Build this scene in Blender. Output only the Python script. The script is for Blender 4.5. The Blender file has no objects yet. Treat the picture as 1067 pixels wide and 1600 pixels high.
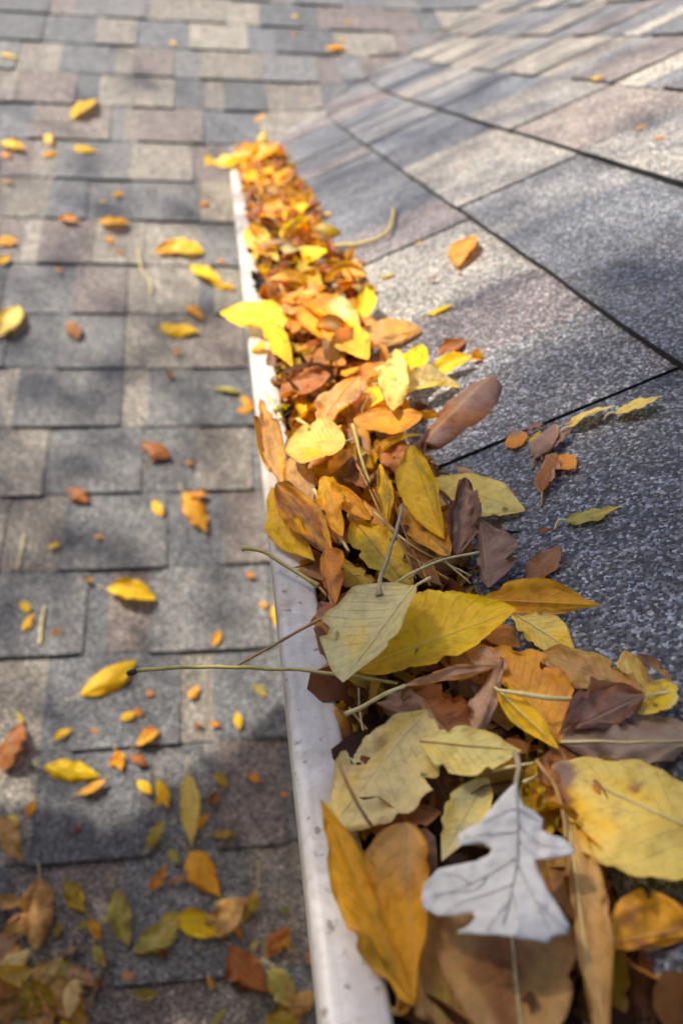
import bpy, bmesh, math, random
from mathutils import Vector, noise
C = bpy.context.scene
R = math.radians

# ------------------------------------------------------------------ camera, sky, sun, exposure
YAW, PITCH, ROLL = 0.1638, 0.5298, 0.0576
FPX, PW, PH = 1235.7, 1067.0, 1600.0
CAM = Vector((-0.0413, 0.0, 0.235))
_f = Vector((math.sin(YAW)*math.cos(PITCH), math.cos(YAW)*math.cos(PITCH), -math.sin(PITCH)))
_r0 = Vector((math.cos(YAW), -math.sin(YAW), 0))
_u0 = _r0.cross(_f)
CR = (math.cos(ROLL)*_r0 + math.sin(ROLL)*_u0).normalized()
CU = (-math.sin(ROLL)*_r0 + math.cos(ROLL)*_u0).normalized()
cam = bpy.data.cameras.new("camera"); camo = bpy.data.objects.new("camera", cam)
C.collection.objects.link(camo); C.camera = camo
from mathutils import Matrix
m = Matrix((CR, CU, -_f)).transposed().to_4x4(); m.translation = CAM
camo.matrix_world = m
cam.sensor_fit = 'VERTICAL'; cam.sensor_height = 36.0; cam.sensor_width = 24.0
cam.lens = 36.0*FPX/PH
cam.clip_start = 0.01; cam.clip_end = 2000
cam.dof.use_dof = True; cam.dof.focus_distance = 0.365
cam.dof.aperture_fstop = 7.2

SUN = Vector((-0.50, 0.24, 0.78)).normalized()
w = bpy.data.worlds.new("World"); C.world = w; w.use_nodes = True
nt = w.node_tree
sky = nt.nodes.new('ShaderNodeTexSky'); sky.sky_type = 'NISHITA'; sky.sun_disc = False
sky.sun_elevation = math.asin(SUN.z); sky.sun_rotation = math.atan2(SUN.x, SUN.y)
sky.air_density = 0.55; sky.dust_density = 2.2; sky.ozone_density = 0.0
nt.links.new(sky.outputs[0], nt.nodes['Background'].inputs[0])
nt.nodes['Background'].inputs[1].default_value = 0.1
sl = bpy.data.lights.new("sun", 'SUN'); so = bpy.data.objects.new("sun", sl); C.collection.objects.link(so)
sl.energy = 2.9; sl.angle = R(0.55); sl.color = (1.0, 0.90, 0.74)
so.rotation_euler = SUN.to_track_quat('Z', 'Y').to_euler(); so.location = SUN*10
C.view_settings.view_transform = 'Standard'; C.view_settings.look = 'None'
C.view_settings.exposure = 1.62; C.view_settings.gamma = 1.0
C.render.engine = 'CYCLES'; C.cycles.use_denoising = True
C.cycles.max_bounces = 6

rnd = random.Random(7)
# ------------------------------------------------------------------ geometry of the place
TH = math.atan(0.5); ST, CT = math.sin(TH), math.cos(TH)
EXPO = 0.143; YE = 2.0615; PHS = -1.6809; LIPW = 0.0195; EX = 0.0959
Z0 = (PHS + 12*EXPO)*ST
NL = Vector((0, -ST, CT)); NR = Vector((-ST, 0, CT))

def ray(px, py):
    return (_f*FPX + CR*(px-PW/2) - CU*(py-PH/2)).normalized()
def hit(d, p, n):
    k = d.dot(n)
    return (p-CAM).dot(n)/k if abs(k) > 1e-6 else 1e9
def on_left(px, py, h=0.006):
    d = ray(px, py); return CAM + d*hit(d, Vector((0, YE, 0))+NL*h, NL)
def on_right(px, py, h=0.006):
    d = ray(px, py); return CAM + d*hit(d, Vector((EX, 0, Z0))+NR*h, NR)
NH = Vector((-0.163, 0, 1)).normalized()
def on_heap(px, py, h=0.0):
    d = ray(px, py)
    t1 = hit(d, Vector((0, 0, h)), NH); t2 = hit(d, Vector((EX, 0, Z0+h)), NR)
    t = min([x for x in (t1, t2) if x > 0] or [t1])
    return CAM + d*t
def proj(p):
    d = p-CAM; z = d.dot(_f)
    return (PW/2+FPX*d.dot(CR)/z, PH/2-FPX*d.dot(CU)/z)

def lin(c):
    return tuple(((x/255)/12.92 if x/255 <= 0.04045 else ((x/255+0.055)/1.055)**2.4) for x in c)

# ------------------------------------------------------------------ object helpers
def link(o, parent=None):
    C.collection.objects.link(o)
    if parent: o.parent = parent
    return o
def mk(name, verts, faces, mat, parent=None, cols=None, uvs=None, smooth=True):
    me = bpy.data.meshes.new(name); me.from_pydata([tuple(v) for v in verts], [], faces)
    if cols is not None:
        at = me.color_attributes.new("Col", 'FLOAT_COLOR', 'POINT')
        flat = []
        for c in cols: flat += [c[0], c[1], c[2], c[3] if len(c) > 3 else 1.0]
        at.data.foreach_set("color", flat)
    if uvs is not None:
        ul = me.uv_layers.new(name="UVMap")
        flat = []
        for l in me.loops: flat += uvs[l.vertex_index]
        ul.data.foreach_set("uv", flat)
    me.materials.append(mat)
    if smooth: me.polygons.foreach_set("use_smooth", [True]*len(me.polygons))
    me.update()
    return link(bpy.data.objects.new(name, me), parent)
def empty(name, loc=(0, 0, 0)):
    o = bpy.data.objects.new(name, None); o.location = loc; o.empty_display_size = 0.02
    return link(o)
def tag(o, label=None, cat=None, group=None, kind=None):
    if label: o['label'] = label
    if cat: o['category'] = cat
    if group: o['group'] = group
    if kind: o['kind'] = kind
    return o

# ------------------------------------------------------------------ materials
def newmat(name):
    mt = bpy.data.materials.new(name); mt.use_nodes = True
    n = mt.node_tree; return mt, n, n.nodes, n.links, n.nodes['Principled BSDF']
def ramp(nodes, stops):
    r = nodes.new('ShaderNodeValToRGB'); e = r.color_ramp.elements
    while len(e) < len(stops): e.new(0.5)
    for el, (p, c) in zip(e, stops):
        el.position = p; el.color = (*c, 1) if len(c) == 3 else c
    return r
def math_n(nodes, links, op, a, b=None, c=None):
    n = nodes.new('ShaderNodeMath'); n.operation = op
    for i, x in enumerate((a, b, c)):
        if x is None: continue
        if isinstance(x, (int, float)): n.inputs[i].default_value = x
        else: links.new(x, n.inputs[i])
    return n.outputs[0]
def mixc(nodes, links, mode, fac, a, b):
    n = nodes.new('ShaderNodeMix'); n.data_type = 'RGBA'; n.blend_type = mode
    for s, x in ((n.inputs[0], fac), (n.inputs[6], a), (n.inputs[7], b)):
        if isinstance(x, (int, float)): s.default_value = x
        elif isinstance(x, tuple): s.default_value = (*x, 1) if len(x) == 3 else x
        else: links.new(x, s)
    return n.outputs[2]

def shingle_material():
    mt, n, nodes, links, bsdf = newmat("shingle_granules")
    at = nodes.new('ShaderNodeAttribute'); at.attribute_name = "Col"
    tc = nodes.new('ShaderNodeTexCoord')
    v = nodes.new('ShaderNodeTexVoronoi'); v.inputs['Scale'].default_value = 650; v.inputs['Randomness'].default_value = 1
    links.new(tc.outputs['Object'], v.inputs['Vector'])
    sep = nodes.new('ShaderNodeSeparateColor'); links.new(v.outputs['Color'], sep.inputs[0])
    r = ramp(nodes, [(0.0, (0.22, 0.225, 0.235)), (0.30, (0.45, 0.46, 0.48)), (0.54, (0.84, 0.85, 0.87)), (0.74, (1.40, 1.41, 1.43)), (0.90, (2.3, 2.33, 2.37)), (1.0, (3.9, 3.9, 3.9))])
    links.new(sep.outputs[0], r.inputs[0])
    tint = ramp(nodes, [(0.0, (1.12, 0.98, 0.88)), (0.5, (1.0, 0.985, 0.96)), (1.0, (0.90, 1.0, 1.10))])
    links.new(sep.outputs[1], tint.inputs[0])
    c = mixc(nodes, links, 'MULTIPLY', 1.0, r.outputs[0], tint.outputs[0])
    c = mixc(nodes, links, 'MULTIPLY', 1.0, c, at.outputs['Color'])
    nz = nodes.new('ShaderNodeTexNoise'); nz.inputs['Scale'].default_value = 38; nz.inputs['Detail'].default_value = 5; nz.inputs['Roughness'].default_value = 0.65
    links.new(tc.outputs['Object'], nz.inputs['Vector'])
    r2 = ramp(nodes, [(0.25, (0.66, 0.66, 0.68)), (0.5, (1, 1, 1)), (0.78, (1.34, 1.31, 1.26))])
    links.new(nz.outputs[0], r2.inputs[0])
    c = mixc(nodes, links, 'MULTIPLY', 1.0, c, r2.outputs[0])
    links.new(c, bsdf.inputs['Base Color'])
    bsdf.inputs['Roughness'].default_value = 0.72
    bsdf.inputs['Specular IOR Level'].default_value = 0.45
    h = math_n(nodes, links, 'SUBTRACT', 1.0, v.outputs['Distance'])
    h = math_n(nodes, links, 'ADD', h, math_n(nodes, links, 'MULTIPLY', sep.outputs[2], 0.8))
    b = nodes.new('ShaderNodeBump'); b.inputs['Strength'].default_value = 0.85; b.inputs['Distance'].default_value = 0.0010
    links.new(h, b.inputs['Height']); links.new(b.outputs[0], bsdf.inputs['Normal'])
    return mt
def leaf_material():
    mt, n, nodes, links, bsdf = newmat("leaf_blade")
    out = nodes['Material Output']
    at = nodes.new('ShaderNodeAttribute'); at.attribute_name = "Col"
    uv = nodes.new('ShaderNodeUVMap'); uv.uv_map = "UVMap"
    oi = nodes.new('ShaderNodeObjectInfo')
    s = nodes.new('ShaderNodeSeparateXYZ'); links.new(uv.outputs[0], s.inputs[0])
    va = math_n(nodes, links, 'ABSOLUTE', math_n(nodes, links, 'SUBTRACT', s.outputs[1], 0.5))
    # side veins sweep towards the tip
    q = math_n(nodes, links, 'SUBTRACT', math_n(nodes, links, 'MULTIPLY', s.outputs[0], 11.0), math_n(nodes, links, 'MULTIPLY', math_n(nodes, links, 'POWER', va, 0.85), 5.0))
    fr = math_n(nodes, links, 'ABSOLUTE', math_n(nodes, links, 'SUBTRACT', math_n(nodes, links, 'FRACT', q), 0.5))
    vein = nodes.new('ShaderNodeMapRange'); links.new(fr, vein.inputs[0])
    vein.inputs[1].default_value = 0.0; vein.inputs[2].default_value = 0.10; vein.inputs[3].default_value = 1; vein.inputs[4].default_value = 0
    mid = nodes.new('ShaderNodeMapRange'); links.new(va, mid.inputs[0])
    mid.inputs[1].default_value = 0.006; mid.inputs[2].default_value = 0.03; mid.inputs[3].default_value = 1; mid.inputs[4].default_value = 0
    vm = math_n(nodes, links, 'MAXIMUM', math_n(nodes, links, 'MULTIPLY', vein.outputs[0], 0.45), mid.outputs[0])
    tc = nodes.new('ShaderNodeTexCoord')
    cmb = nodes.new('ShaderNodeVectorMath'); cmb.operation = 'ADD'
    off = nodes.new('ShaderNodeVectorMath'); off.operation = 'SCALE'; off.inputs[0].default_value = (9.1, 5.3, 7.7)
    links.new(oi.outputs['Random'], off.inputs['Scale'])
    links.new(tc.outputs['Object'], cmb.inputs[0]); links.new(off.outputs[0], cmb.inputs[1])
    nz = nodes.new('ShaderNodeTexNoise'); nz.inputs['Scale'].default_value = 190; nz.inputs['Detail'].default_value = 6; nz.inputs['Roughness'].default_value = 0.7
    links.new(cmb.outputs[0], nz.inputs['Vector'])
    r = ramp(nodes, [(0.28, (0.70, 0.64, 0.56)), (0.5, (1, 1, 1)), (0.75, (1.16, 1.14, 1.08))])
    links.new(nz.outputs[0], r.inputs[0])
    c = mixc(nodes, links, 'MULTIPLY', 1.0, at.outputs['Color'], r.outputs[0])
    nb = nodes.new('ShaderNodeTexNoise'); nb.inputs['Scale'].default_value = 62; nb.inputs['Detail'].default_value = 3
    links.new(cmb.outputs[0], nb.inputs['Vector'])
    sp = ramp(nodes, [(0.57, (0, 0, 0)), (0.68, (1, 1, 1))]); links.new(nb.outputs[0], sp.inputs[0])
    vo = nodes.new('ShaderNodeTexVoronoi'); vo.inputs['Scale'].default_value = 75; links.new(cmb.outputs[0], vo.inputs['Vector'])
    sv = nodes.new('ShaderNodeSeparateColor'); links.new(vo.outputs['Color'], sv.inputs[0])
    dot = nodes.new('ShaderNodeMapRange'); links.new(vo.outputs['Distance'], dot.inputs[0])
    dot.inputs[1].default_value = 0.10; dot.inputs[2].default_value = 0.17; dot.inputs[3].default_value = 1; dot.inputs[4].default_value = 0
    dm = math_n(nodes, links, 'MULTIPLY', dot.outputs[0], math_n(nodes, links, 'GREATER_THAN', sv.outputs[0], 0.74))
    fac = math_n(nodes, links, 'MAXIMUM', math_n(nodes, links, 'MULTIPLY', sp.outputs[0], 0.62), math_n(nodes, links, 'MULTIPLY', dm, 0.75))
    fac = math_n(nodes, links, 'MULTIPLY', fac, at.outputs['Alpha'])
    c = mixc(nodes, links, 'MULTIPLY', fac, c, (0.36, 0.22, 0.16))
    rim = nodes.new('ShaderNodeMapRange'); links.new(math_n(nodes, links, 'ADD', va, math_n(nodes, links, 'MULTIPLY', nb.outputs[0], 0.16)), rim.inputs[0])
    rim.inputs[1].default_value = 0.535; rim.inputs[2].default_value = 0.60; rim.inputs[3].default_value = 0; rim.inputs[4].default_value = 0.6
    c = mixc(nodes, links, 'MULTIPLY', rim.outputs[0], c, (0.50, 0.34, 0.22))
    vc = mixc(nodes, links, 'MIX', 0.45, c, (0.75, 0.62, 0.34))
    c = mixc(nodes, links, 'MIX', math_n(nodes, links, 'MULTIPLY', vm, 0.5), c, vc)
    links.new(c, bsdf.inputs['Base Color'])
    bsdf.inputs['Roughness'].default_value = 0.5; bsdf.inputs['Specular IOR Level'].default_value = 0.32
    hh = math_n(nodes, links, 'SUBTRACT', math_n(nodes, links, 'MULTIPLY', nz.outputs[0], 0.7), math_n(nodes, links, 'MULTIPLY', vm, 0.8))
    b = nodes.new('ShaderNodeBump'); b.inputs['Strength'].default_value = 0.6; b.inputs['Distance'].default_value = 0.0011
    links.new(hh, b.inputs['Height']); links.new(b.outputs[0], bsdf.inputs['Normal'])
    tr = nodes.new('ShaderNodeBsdfTranslucent')
    hs = nodes.new('ShaderNodeHueSaturation'); hs.inputs['Saturation'].default_value = 1.25; hs.inputs['Value'].default_value = 1.15
    links.new(c, hs.inputs['Color']); links.new(hs.outputs[0], tr.inputs['Color'])
    mx = nodes.new('ShaderNodeMixShader'); mx.inputs[0].default_value = 0.38
    links.new(bsdf.outputs[0], mx.inputs[1]); links.new(tr.outputs[0], mx.inputs[2]); links.new(mx.outputs[0], out.inputs['Surface'])
    return mt
def plain(name, c, rough=0.6, var=0.25, scale=80, bump=0.0, spec=0.4, c2=None):
    mt, n, nodes, links, bsdf = newmat(name)
    tc = nodes.new('ShaderNodeTexCoord')
    nz = nodes.new('ShaderNodeTexNoise'); nz.inputs['Scale'].default_value = scale; nz.inputs['Detail'].default_value = 6; nz.inputs['Roughness'].default_value = 0.65
    links.new(tc.outputs['Object'], nz.inputs['Vector'])
    a = tuple(x*(1-var) for x in (c2 or c)); b2 = tuple(min(1, x*(1+var*0.6)) for x in c)
    r = ramp(nodes, [(0.3, a), (0.55, c), (0.75, b2)]); links.new(nz.outputs[0], r.inputs[0])
    links.new(r.outputs[0], bsdf.inputs['Base Color']); bsdf.inputs['Roughness'].default_value = rough
    bsdf.inputs['Specular IOR Level'].default_value = spec
    if bump:
        b = nodes.new('ShaderNodeBump'); b.inputs['Strength'].default_value = 0.5; b.inputs['Distance'].default_value = bump
        links.new(nz.outputs[0], b.inputs['Height']); links.new(b.outputs[0], bsdf.inputs['Normal'])
    return mt
def gutter_material():
    mt, n, nodes, links, bsdf = newmat("white_gutter_paint")
    tc = nodes.new('ShaderNodeTexCoord')
    def N(scale, detail=5, ro=0.6):
        z = nodes.new('ShaderNodeTexNoise'); z.inputs['Scale'].default_value = scale; z.inputs['Detail'].default_value = detail; z.inputs['Roughness'].default_value = ro
        links.new(tc.outputs['Object'], z.inputs['Vector']); return z.outputs[0]
    a = ramp(nodes, [(0.3, (0.42, 0.385, 0.35)), (0.5, (0.52, 0.50, 0.475)), (0.7, (0.60, 0.58, 0.56))]); links.new(N(45), a.inputs[0])
    b = ramp(nodes, [(0.26, (0.5, 0.42, 0.34)), (0.38, (0.93, 0.91, 0.89)), (0.6, (1, 1, 1))]); links.new(N(330, 4, 0.7), b.inputs[0])
    c = mixc(nodes, links, 'MULTIPLY', 0.8, a.outputs[0], b.outputs[0])
    d = ramp(nodes, [(0.63, (1, 1, 1)), (0.68, (0.25, 0.19, 0.15))]); links.new(N(170, 3), d.inputs[0])
    c = mixc(nodes, links, 'MULTIPLY', 0.7, c, d.outputs[0])
    mp = nodes.new('ShaderNodeMapping'); mp.inputs['Scale'].default_value = (260, 30, 260); links.new(tc.outputs['Object'], mp.inputs[0])
    st = nodes.new('ShaderNodeTexNoise'); st.inputs['Scale'].default_value = 1.0; st.inputs['Detail'].default_value = 4; links.new(mp.outputs[0], st.inputs['Vector'])
    sr = ramp(nodes, [(0.36, (0.62, 0.56, 0.50)), (0.50, (0.95, 0.94, 0.93)), (0.7, (1, 1, 1))]); links.new(st.outputs[0], sr.inputs[0])
    c = mixc(nodes, links, 'MULTIPLY', 0.32, c, sr.outputs[0])
    e_ = ramp(nodes, [(0.52, (1, 1, 1)), (0.66, (0.62, 0.55, 0.48))]); links.new(N(22, 6, 0.7), e_.inputs[0])
    c = mixc(nodes, links, 'MULTIPLY', 0.8, c, e_.outputs[0])
    links.new(c, bsdf.inputs['Base Color']); bsdf.inputs['Roughness'].default_value = 0.42
    bp = nodes.new('ShaderNodeBump'); bp.inputs['Strength'].default_value = 0.25; bp.inputs['Distance'].default_value = 0.0006
    links.new(N(120), bp.inputs['Height']); links.new(bp.outputs[0], bsdf.inputs['Normal'])
    return mt
M_SH = shingle_material(); M_LEAF = leaf_material(); M_GUT = gutter_material()
M_STEM = {
    'pale': plain("pale_stem", lin((205, 190, 130)), 0.55, 0.35, 200),
    'green': plain("green_stem", lin((178, 160, 86)), 0.5, 0.35, 160),
    'grey': plain("grey_stem", lin((150, 138, 108)), 0.6, 0.35, 200),
    'dark': plain("dark_stem", lin((70, 52, 40)), 0.7, 0.3, 200),
    'straw': plain("straw_stem", lin((165, 125, 70)), 0.6, 0.35, 200)}
M_LITTER = plain("rotting_litter", lin((52, 34, 22)), 0.85, 0.6, 160, 0.004)
M_WOOD = plain("fascia_paint", lin((190, 186, 178)), 0.6, 0.15, 20)
M_WALL = plain("house_wall", lin((150, 140, 128)), 0.8, 0.15, 12)
M_GROUND = plain("lawn", lin((70, 80, 45)), 0.9, 0.4, 3)
M_BARK = plain("bark", lin((80, 66, 54)), 0.9, 0.4, 9, 0.02)
M_CROWN = plain("tree_foliage", lin((130, 120, 40)), 0.6, 0.4, 5)

# ------------------------------------------------------------------ ground and house
mk("ground", [(-60, -60, -4), (60, -60, -4), (60, 60, -4), (-60, 60, -4)], [(0, 1, 2, 3)], M_GROUND)['kind'] = 'structure'

PAL_SH = [((104, 107, 113), 5), ((114, 115, 117), 5), ((132, 126, 117), 6), ((120, 110, 107), 3), ((146, 140, 129), 5), ((92, 95, 101), 3), ((128, 118, 112), 2), ((158, 152, 140), 2)]
_pal = [c for c, k in PAL_SH for _ in range(k)]
def shcol(r, g=0.79):
    c = r.choice(_pal); c = lin(tuple(0.8*c[i]+0.2*(118, 117, 115)[i] for i in range(3))); k = r.uniform(0.88, 1.10)*g
    return tuple(x*k for x in c)
def soften(x, y, z, zl, zr, amt=1.0):
    d = (zl-zr)/2; rr = 0.022
    return z + (math.sqrt(d*d+rr*rr)-abs(d))*amt
def smoothstep(a, b, x):
    t = max(0, min(1, (x-a)/(b-a))); return t*t*(3-2*t)

class Roof:
    """one shingled slope: (a, s) -> point, a along the course, s up the slope"""
    def __init__(self, to_world, nrm, soft):
        self.v, self.f, self.c = [], [], []; self.tw, self.n, self.soft = to_world, nrm, soft
    def slab(self, a0, a1, s0, s1, hb0, ht0, hb1, ht1, col, edge, r, step=0.035, rag=0.0, lim=None):
        """ht/hb = top and bottom offset at the butt (0) and at the upper end (1)"""
        n = max(1, int((a1-a0)/step)); base = len(self.v)
        jit = [r.uniform(-rag, rag) for _ in range(n+1)]
        for i in range(n+1):
            a = a0+(a1-a0)*i/n
            for (s, h) in ((s0+jit[i], hb0), (s0+jit[i], ht0), (s1, ht1)):
                aa = min(a, lim(s)) if lim else a
                self.v.append(self.soft(self.tw(aa, s)+self.n*h))
        # own verts for the top so that the butt stays black asphalt
        for i in range(n):
            p = base+3*i; q = p+3
            self.f.append((p, q, q+1, p+1)); self.f.append((p+1, q+1, q+2, p+2))
        e = base+3*n
        self.f.append((base, base+1, base+2)); self.f.append((e, e+2, e+1))
        k = [edge, col, col]
        self.c += k*(n+1)
    def build(self, name, parent=None):
        # split butt and top by duplicating the top verts of the butt face
        v, f, c = self.v, [], self.c
        nv, nc = list(v), list(c)
        for fc in self.f:
            if len(fc) == 3 or c[fc[0]] == EDGE:
                idx = []
                for i in fc:
                    idx.append(len(nv)); nv.append(v[i]); nc.append(EDGE)
                f.append(tuple(idx))
            else: f.append(fc)
        return mk(name, nv, f, M_SH, parent, cols=nc, smooth=False)
EDGE = (0.012, 0.012, 0.013); EDGE2 = (0.016, 0.016, 0.017)

def left_soft(p):
    zl, zr = 0.5*(p.y-YE), Z0+0.5*(p.x-EX)
    k = smoothstep(YE-0.12, YE+0.15, p.y)
    return Vector((p.x, p.y, soften(p.x, p.y, p.z, zl, zr, k)))
def right_soft(p):
    zl, zr = 0.5*(p.y-YE), Z0+0.5*(p.x-EX)
    k = smoothstep(YE-0.45, YE+0.15, p.y)
    return Vector((p.x, p.y, soften(p.x, p.y, p.z, zl, zr, k)))

def courses(roof, k0, k1, s_of, a_min, a_max_of, r, lowtab=(0.06, 0.15), hitab=(0.08, 0.19), seed=0, tint=1.0):
    for k in range(k0, k1):
        s = s_of(k)
        amax = a_max_of(s)
        amax2 = a_max_of(s+EXPO)
        lim = (lambda ss: a_max_of(ss))
        a = a_min + r.uniform(-0.2, 0)
        hi = r.random() < 0.5
        while a < max(amax, amax2):
            wd = r.uniform(*(hitab if hi else lowtab))
            b = a+wd
            d = r.uniform(-0.0015, 0.0015)
            wob = 0.0018*math.sin(a*4+k*1.7)
            if hi:
                roof.slab(a+0.001, b-0.001, s+d+wob, s+EXPO+0.02, 0.0, 0.0074, -0.002, 0.0022, shcol(r), EDGE, r, rag=0.0007, lim=lim)
            else:
                if r.random() < 0.45:
                    mid = a+wd*r.uniform(0.35, 0.65)
                    for (x0, x1) in ((a-0.002, mid), (mid, b+0.002)):
                        roof.slab(x0, x1, s+0.002+wob, s+EXPO+0.02, 0.0, 0.0038, -0.002, 0.0012, shcol(r), EDGE, r, rag=0.0007, lim=lim)
                else:
                    roof.slab(a-0.002, b+0.002, s+0.002+wob, s+EXPO+0.02, 0.0, 0.0038, -0.002, 0.0012, shcol(r), EDGE, r, rag=0.0007, lim=lim)
            a = b; hi = not hi if r.random() < 0.85 else hi

# lower roof (rises away from the camera)
rl = random.Random(34)
LR = Roof(lambda a, s: Vector((a, YE+s*CT, s*ST)), NL, left_soft)
def lmax(s):
    y = YE+s*CT; return max(0.115, EX+(y-YE-2*Z0)+0.004)
courses(LR, -4, 36, lambda k: PHS+k*EXPO, -2.6, lmax, rl)
lower = LR.build("shingle_roof")
tag(lower, "lower grey shingle roof rising away on the far side of the gutter", "roof")
# right hand roof (rises away from the gutter)
rr_ = random.Random(5)
RR = Roof(lambda a, s: Vector((EX+s*CT, a, Z0+s*ST)), NR, right_soft)
def rmax(s): return YE+2*Z0+s*CT+0.004
# traced joints of the first courses near the camera: (course, [(y, high?)])
courses(RR, 3, 24, lambda k: k*EXPO, -1.2, rmax, rr_)
# first three courses: joints at the places the photograph shows; each tab may carry two blends of colour
def yk(px, py): return on_right(px, py, 0.006).y
G = {'blue': (98, 102, 109), 'dark': (88, 91, 98), 'grey': (112, 113, 116), 'purple': (113, 107, 108), 'tan': (128, 124, 118), 'light': (136, 134, 129), 'rose': (126, 118, 113)}
def tabs(k, lst):
    s = k*EXPO-(0.022 if k == 0 else 0); s1 = (k+1)*EXPO+0.02
    RR.slab(lst[0][0], lst[-1][1], s+0.001, s1, 0.0, 0.0035, -0.002, -0.0008, EDGE2, EDGE, rr_, lim=rmax)
    for (a, b, hi, cols) in lst:
        ys = [a+(b-a)*i/len(cols) for i in range(len(cols)+1)]
        for i, cn in enumerate(cols):
            c = tuple(x*0.84 for x in lin(G[cn]))
            h = (0.0, 0.0092, -0.002, 0.0026) if hi else (0.0, 0.0078, -0.002, 0.0018)
            e = 0.0011+0.0018*smoothstep(0.5, 0.95, a)
            RR.slab(ys[i]+(e if i == 0 else 0), ys[i+1]-(e if i == len(cols)-1 else 0), s+(0 if hi else 0.002), s1, *h, c, EDGE, rr_, rag=0.0007, lim=rmax)
def fill(k, y0, hi):
    while y0 < rmax((k+1)*EXPO):
        y1 = y0+rr_.uniform(0.09, 0.2); tabs(k, [(y0, y1, hi, [rr_.choice(['blue', 'grey', 'purple', 'tan', 'light', 'dark', 'grey'])])]); y0, hi = y1, not hi
j = [-1.2, 0.06, yk(850, 661), yk(740, 458), yk(640, 382), yk(575, 315), yk(525, 262)]
tabs(0, [(j[0], j[1], True, ['grey', 'blue']), (j[1], j[2], False, ['dark']), (j[2], j[3], True, ['grey', 'purple']), (j[3], j[4], False, ['light']),
         (j[4], j[5], True, ['purple', 'blue']), (j[5], j[6], False, ['dark'])]); fill(0, j[6], True)
j = [-1.2, 0.2, yk(960, 402), yk(800, 288), yk(690, 236), yk(620, 205)]
tabs(1, [(j[0], j[1], False, ['grey']), (j[1], j[2], True, ['grey', 'dark']), (j[2], j[3], False, ['blue', 'grey']), (j[3], j[4], True, ['light', 'tan']), (j[4], j[5], False, ['dark', 'blue'])]); fill(1, j[5], True)
j = [-1.2, 0.5, yk(980, 205), yk(880, 165), yk(800, 148)]
tabs(2, [(j[0], j[1], False, ['blue']), (j[1], j[2], True, ['grey', 'light']), (j[2], j[3], False, ['rose', 'rose']), (j[3], j[4], True, ['light', 'tan'])]); fill(2, j[4], False)
upper = RR.build("shingle_roof")
tag(upper, "upper grey shingle roof sloping down into the leaf-filled gutter", "roof")

# house wall and fascia under the eave, down to the lower roof
fas = [(0.118, -2.6, -0.16), (0.118, YE+0.1, -0.16), (0.118, YE+0.1, 0.012), (0.118, -2.6, 0.012), (0.14, -2.6, -0.16), (0.14, YE+0.1, -0.16), (0.14, YE+0.1, 0.012), (0.14, -2.6, 0.012)]
BOX = [(0, 3, 2, 1), (4, 5, 6, 7), (0, 1, 5, 4), (2, 3, 7, 6), (1, 2, 6, 5), (0, 4, 7, 3)]
tag(mk("fascia_board", fas, BOX, M_WOOD, smooth=False), "painted fascia board under the eave carrying the gutter", "board")
wl = [(0.143, -2.6, -4), (0.143, YE+0.2, -4), (0.143, YE+0.2, 0.0), (0.143, -2.6, 0.0), (0.34, -2.6, -4), (0.34, YE+0.2, -4), (0.34, YE+0.2, 0.05), (0.34, -2.6, 0.05)]
tag(mk("house_wall", wl, BOX, M_WALL, smooth=False), "rendered house wall below the fascia and the eave", "wall")

# ------------------------------------------------------------------ gutter
G0, G1 = -2.2, YE+0.012
def sweep(profile, y0, y1, ny=1, wob=0.0):
    v, f = [], []; n = len(profile)
    for i in range(ny+1):
        y = y0+(y1-y0)*i/ny
        for q, (x, z) in enumerate(profile):
            wv = wob*(noise.noise(Vector((y*2.2, q*0.03, 3.1)))+0.4*noise.noise(Vector((y*7, q*0.03, 8.1))))
            v.append((x+wv, y, z+wv*0.5))
    for i in range(ny):
        for k in range(n-1):
            p = i*n+k; f.append((p, p+1, p+n+1, p+n))
    return v, f
gut = empty("rain_gutter", (0, 0, 0))
tag(gut, "dirty white metal rain gutter crammed with fallen leaves along the eave", "gutter")
L = LIPW
lip = [(0.0005, -0.012), (0.0015, -0.0105), (0.0012, -0.003), (0.0004, -0.0008), (-0.0012, 0.0)]
lip += [(-0.004-0.0095*i/6, 0.0003*math.sin(i*0.5)) for i in range(7)]
lip += [(-L+0.0045*math.cos(t)-0.0005+0.0005-0.0, -0.0045+0.0045*math.sin(t)) for t in [R(90+15*i) for i in range(7)]] if False else [(-L+0.0042-0.0042*math.sin(R(15*i)), -0.0042+0.0042*math.cos(R(15*i))) for i in range(7)]
lip += [(-L, -0.012), (-L+0.0008, -0.017), (-L+0.004, -0.0195)]
v, f = sweep(lip, G0, G1, 90, 0.0007); lo = mk("lip", v, f, M_GUT, gut)
face = [(-L+0.004, -0.0195), (-L+0.0045, -0.03), (-L+0.0045, -0.05), (-L+0.009, -0.058), (-L+0.020, -0.066), (-L+0.032, -0.078), (-L+0.036, -0.092), (-L+0.036, -0.118), (0.10, -0.12), (0.112, -0.118), (0.1155, -0.05), (0.1155, 0.004)]
v, f = sweep(face, G0, G1, 40); tr = mk("trough", v, f, M_GUT, gut)
mm = tr.modifiers.new("thickness", 'SOLIDIFY'); mm.thickness = 0.0012; mm.offset = -1
capp = [(-L, -0.0), (-L, -0.012)]+face+[(0.1155, 0.0)]
v = [(x, G1, z) for x, z in capp]+[(x, G1+0.0015, z) for x, z in capp]; n = len(capp)
f = [tuple(range(n)), tuple(reversed(range(n, 2*n)))]+[(i, (i+1) % n, n+(i+1) % n, n+i) for i in range(n)]
mk("end_cap", v, f, M_GUT, gut, smooth=False)

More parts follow.
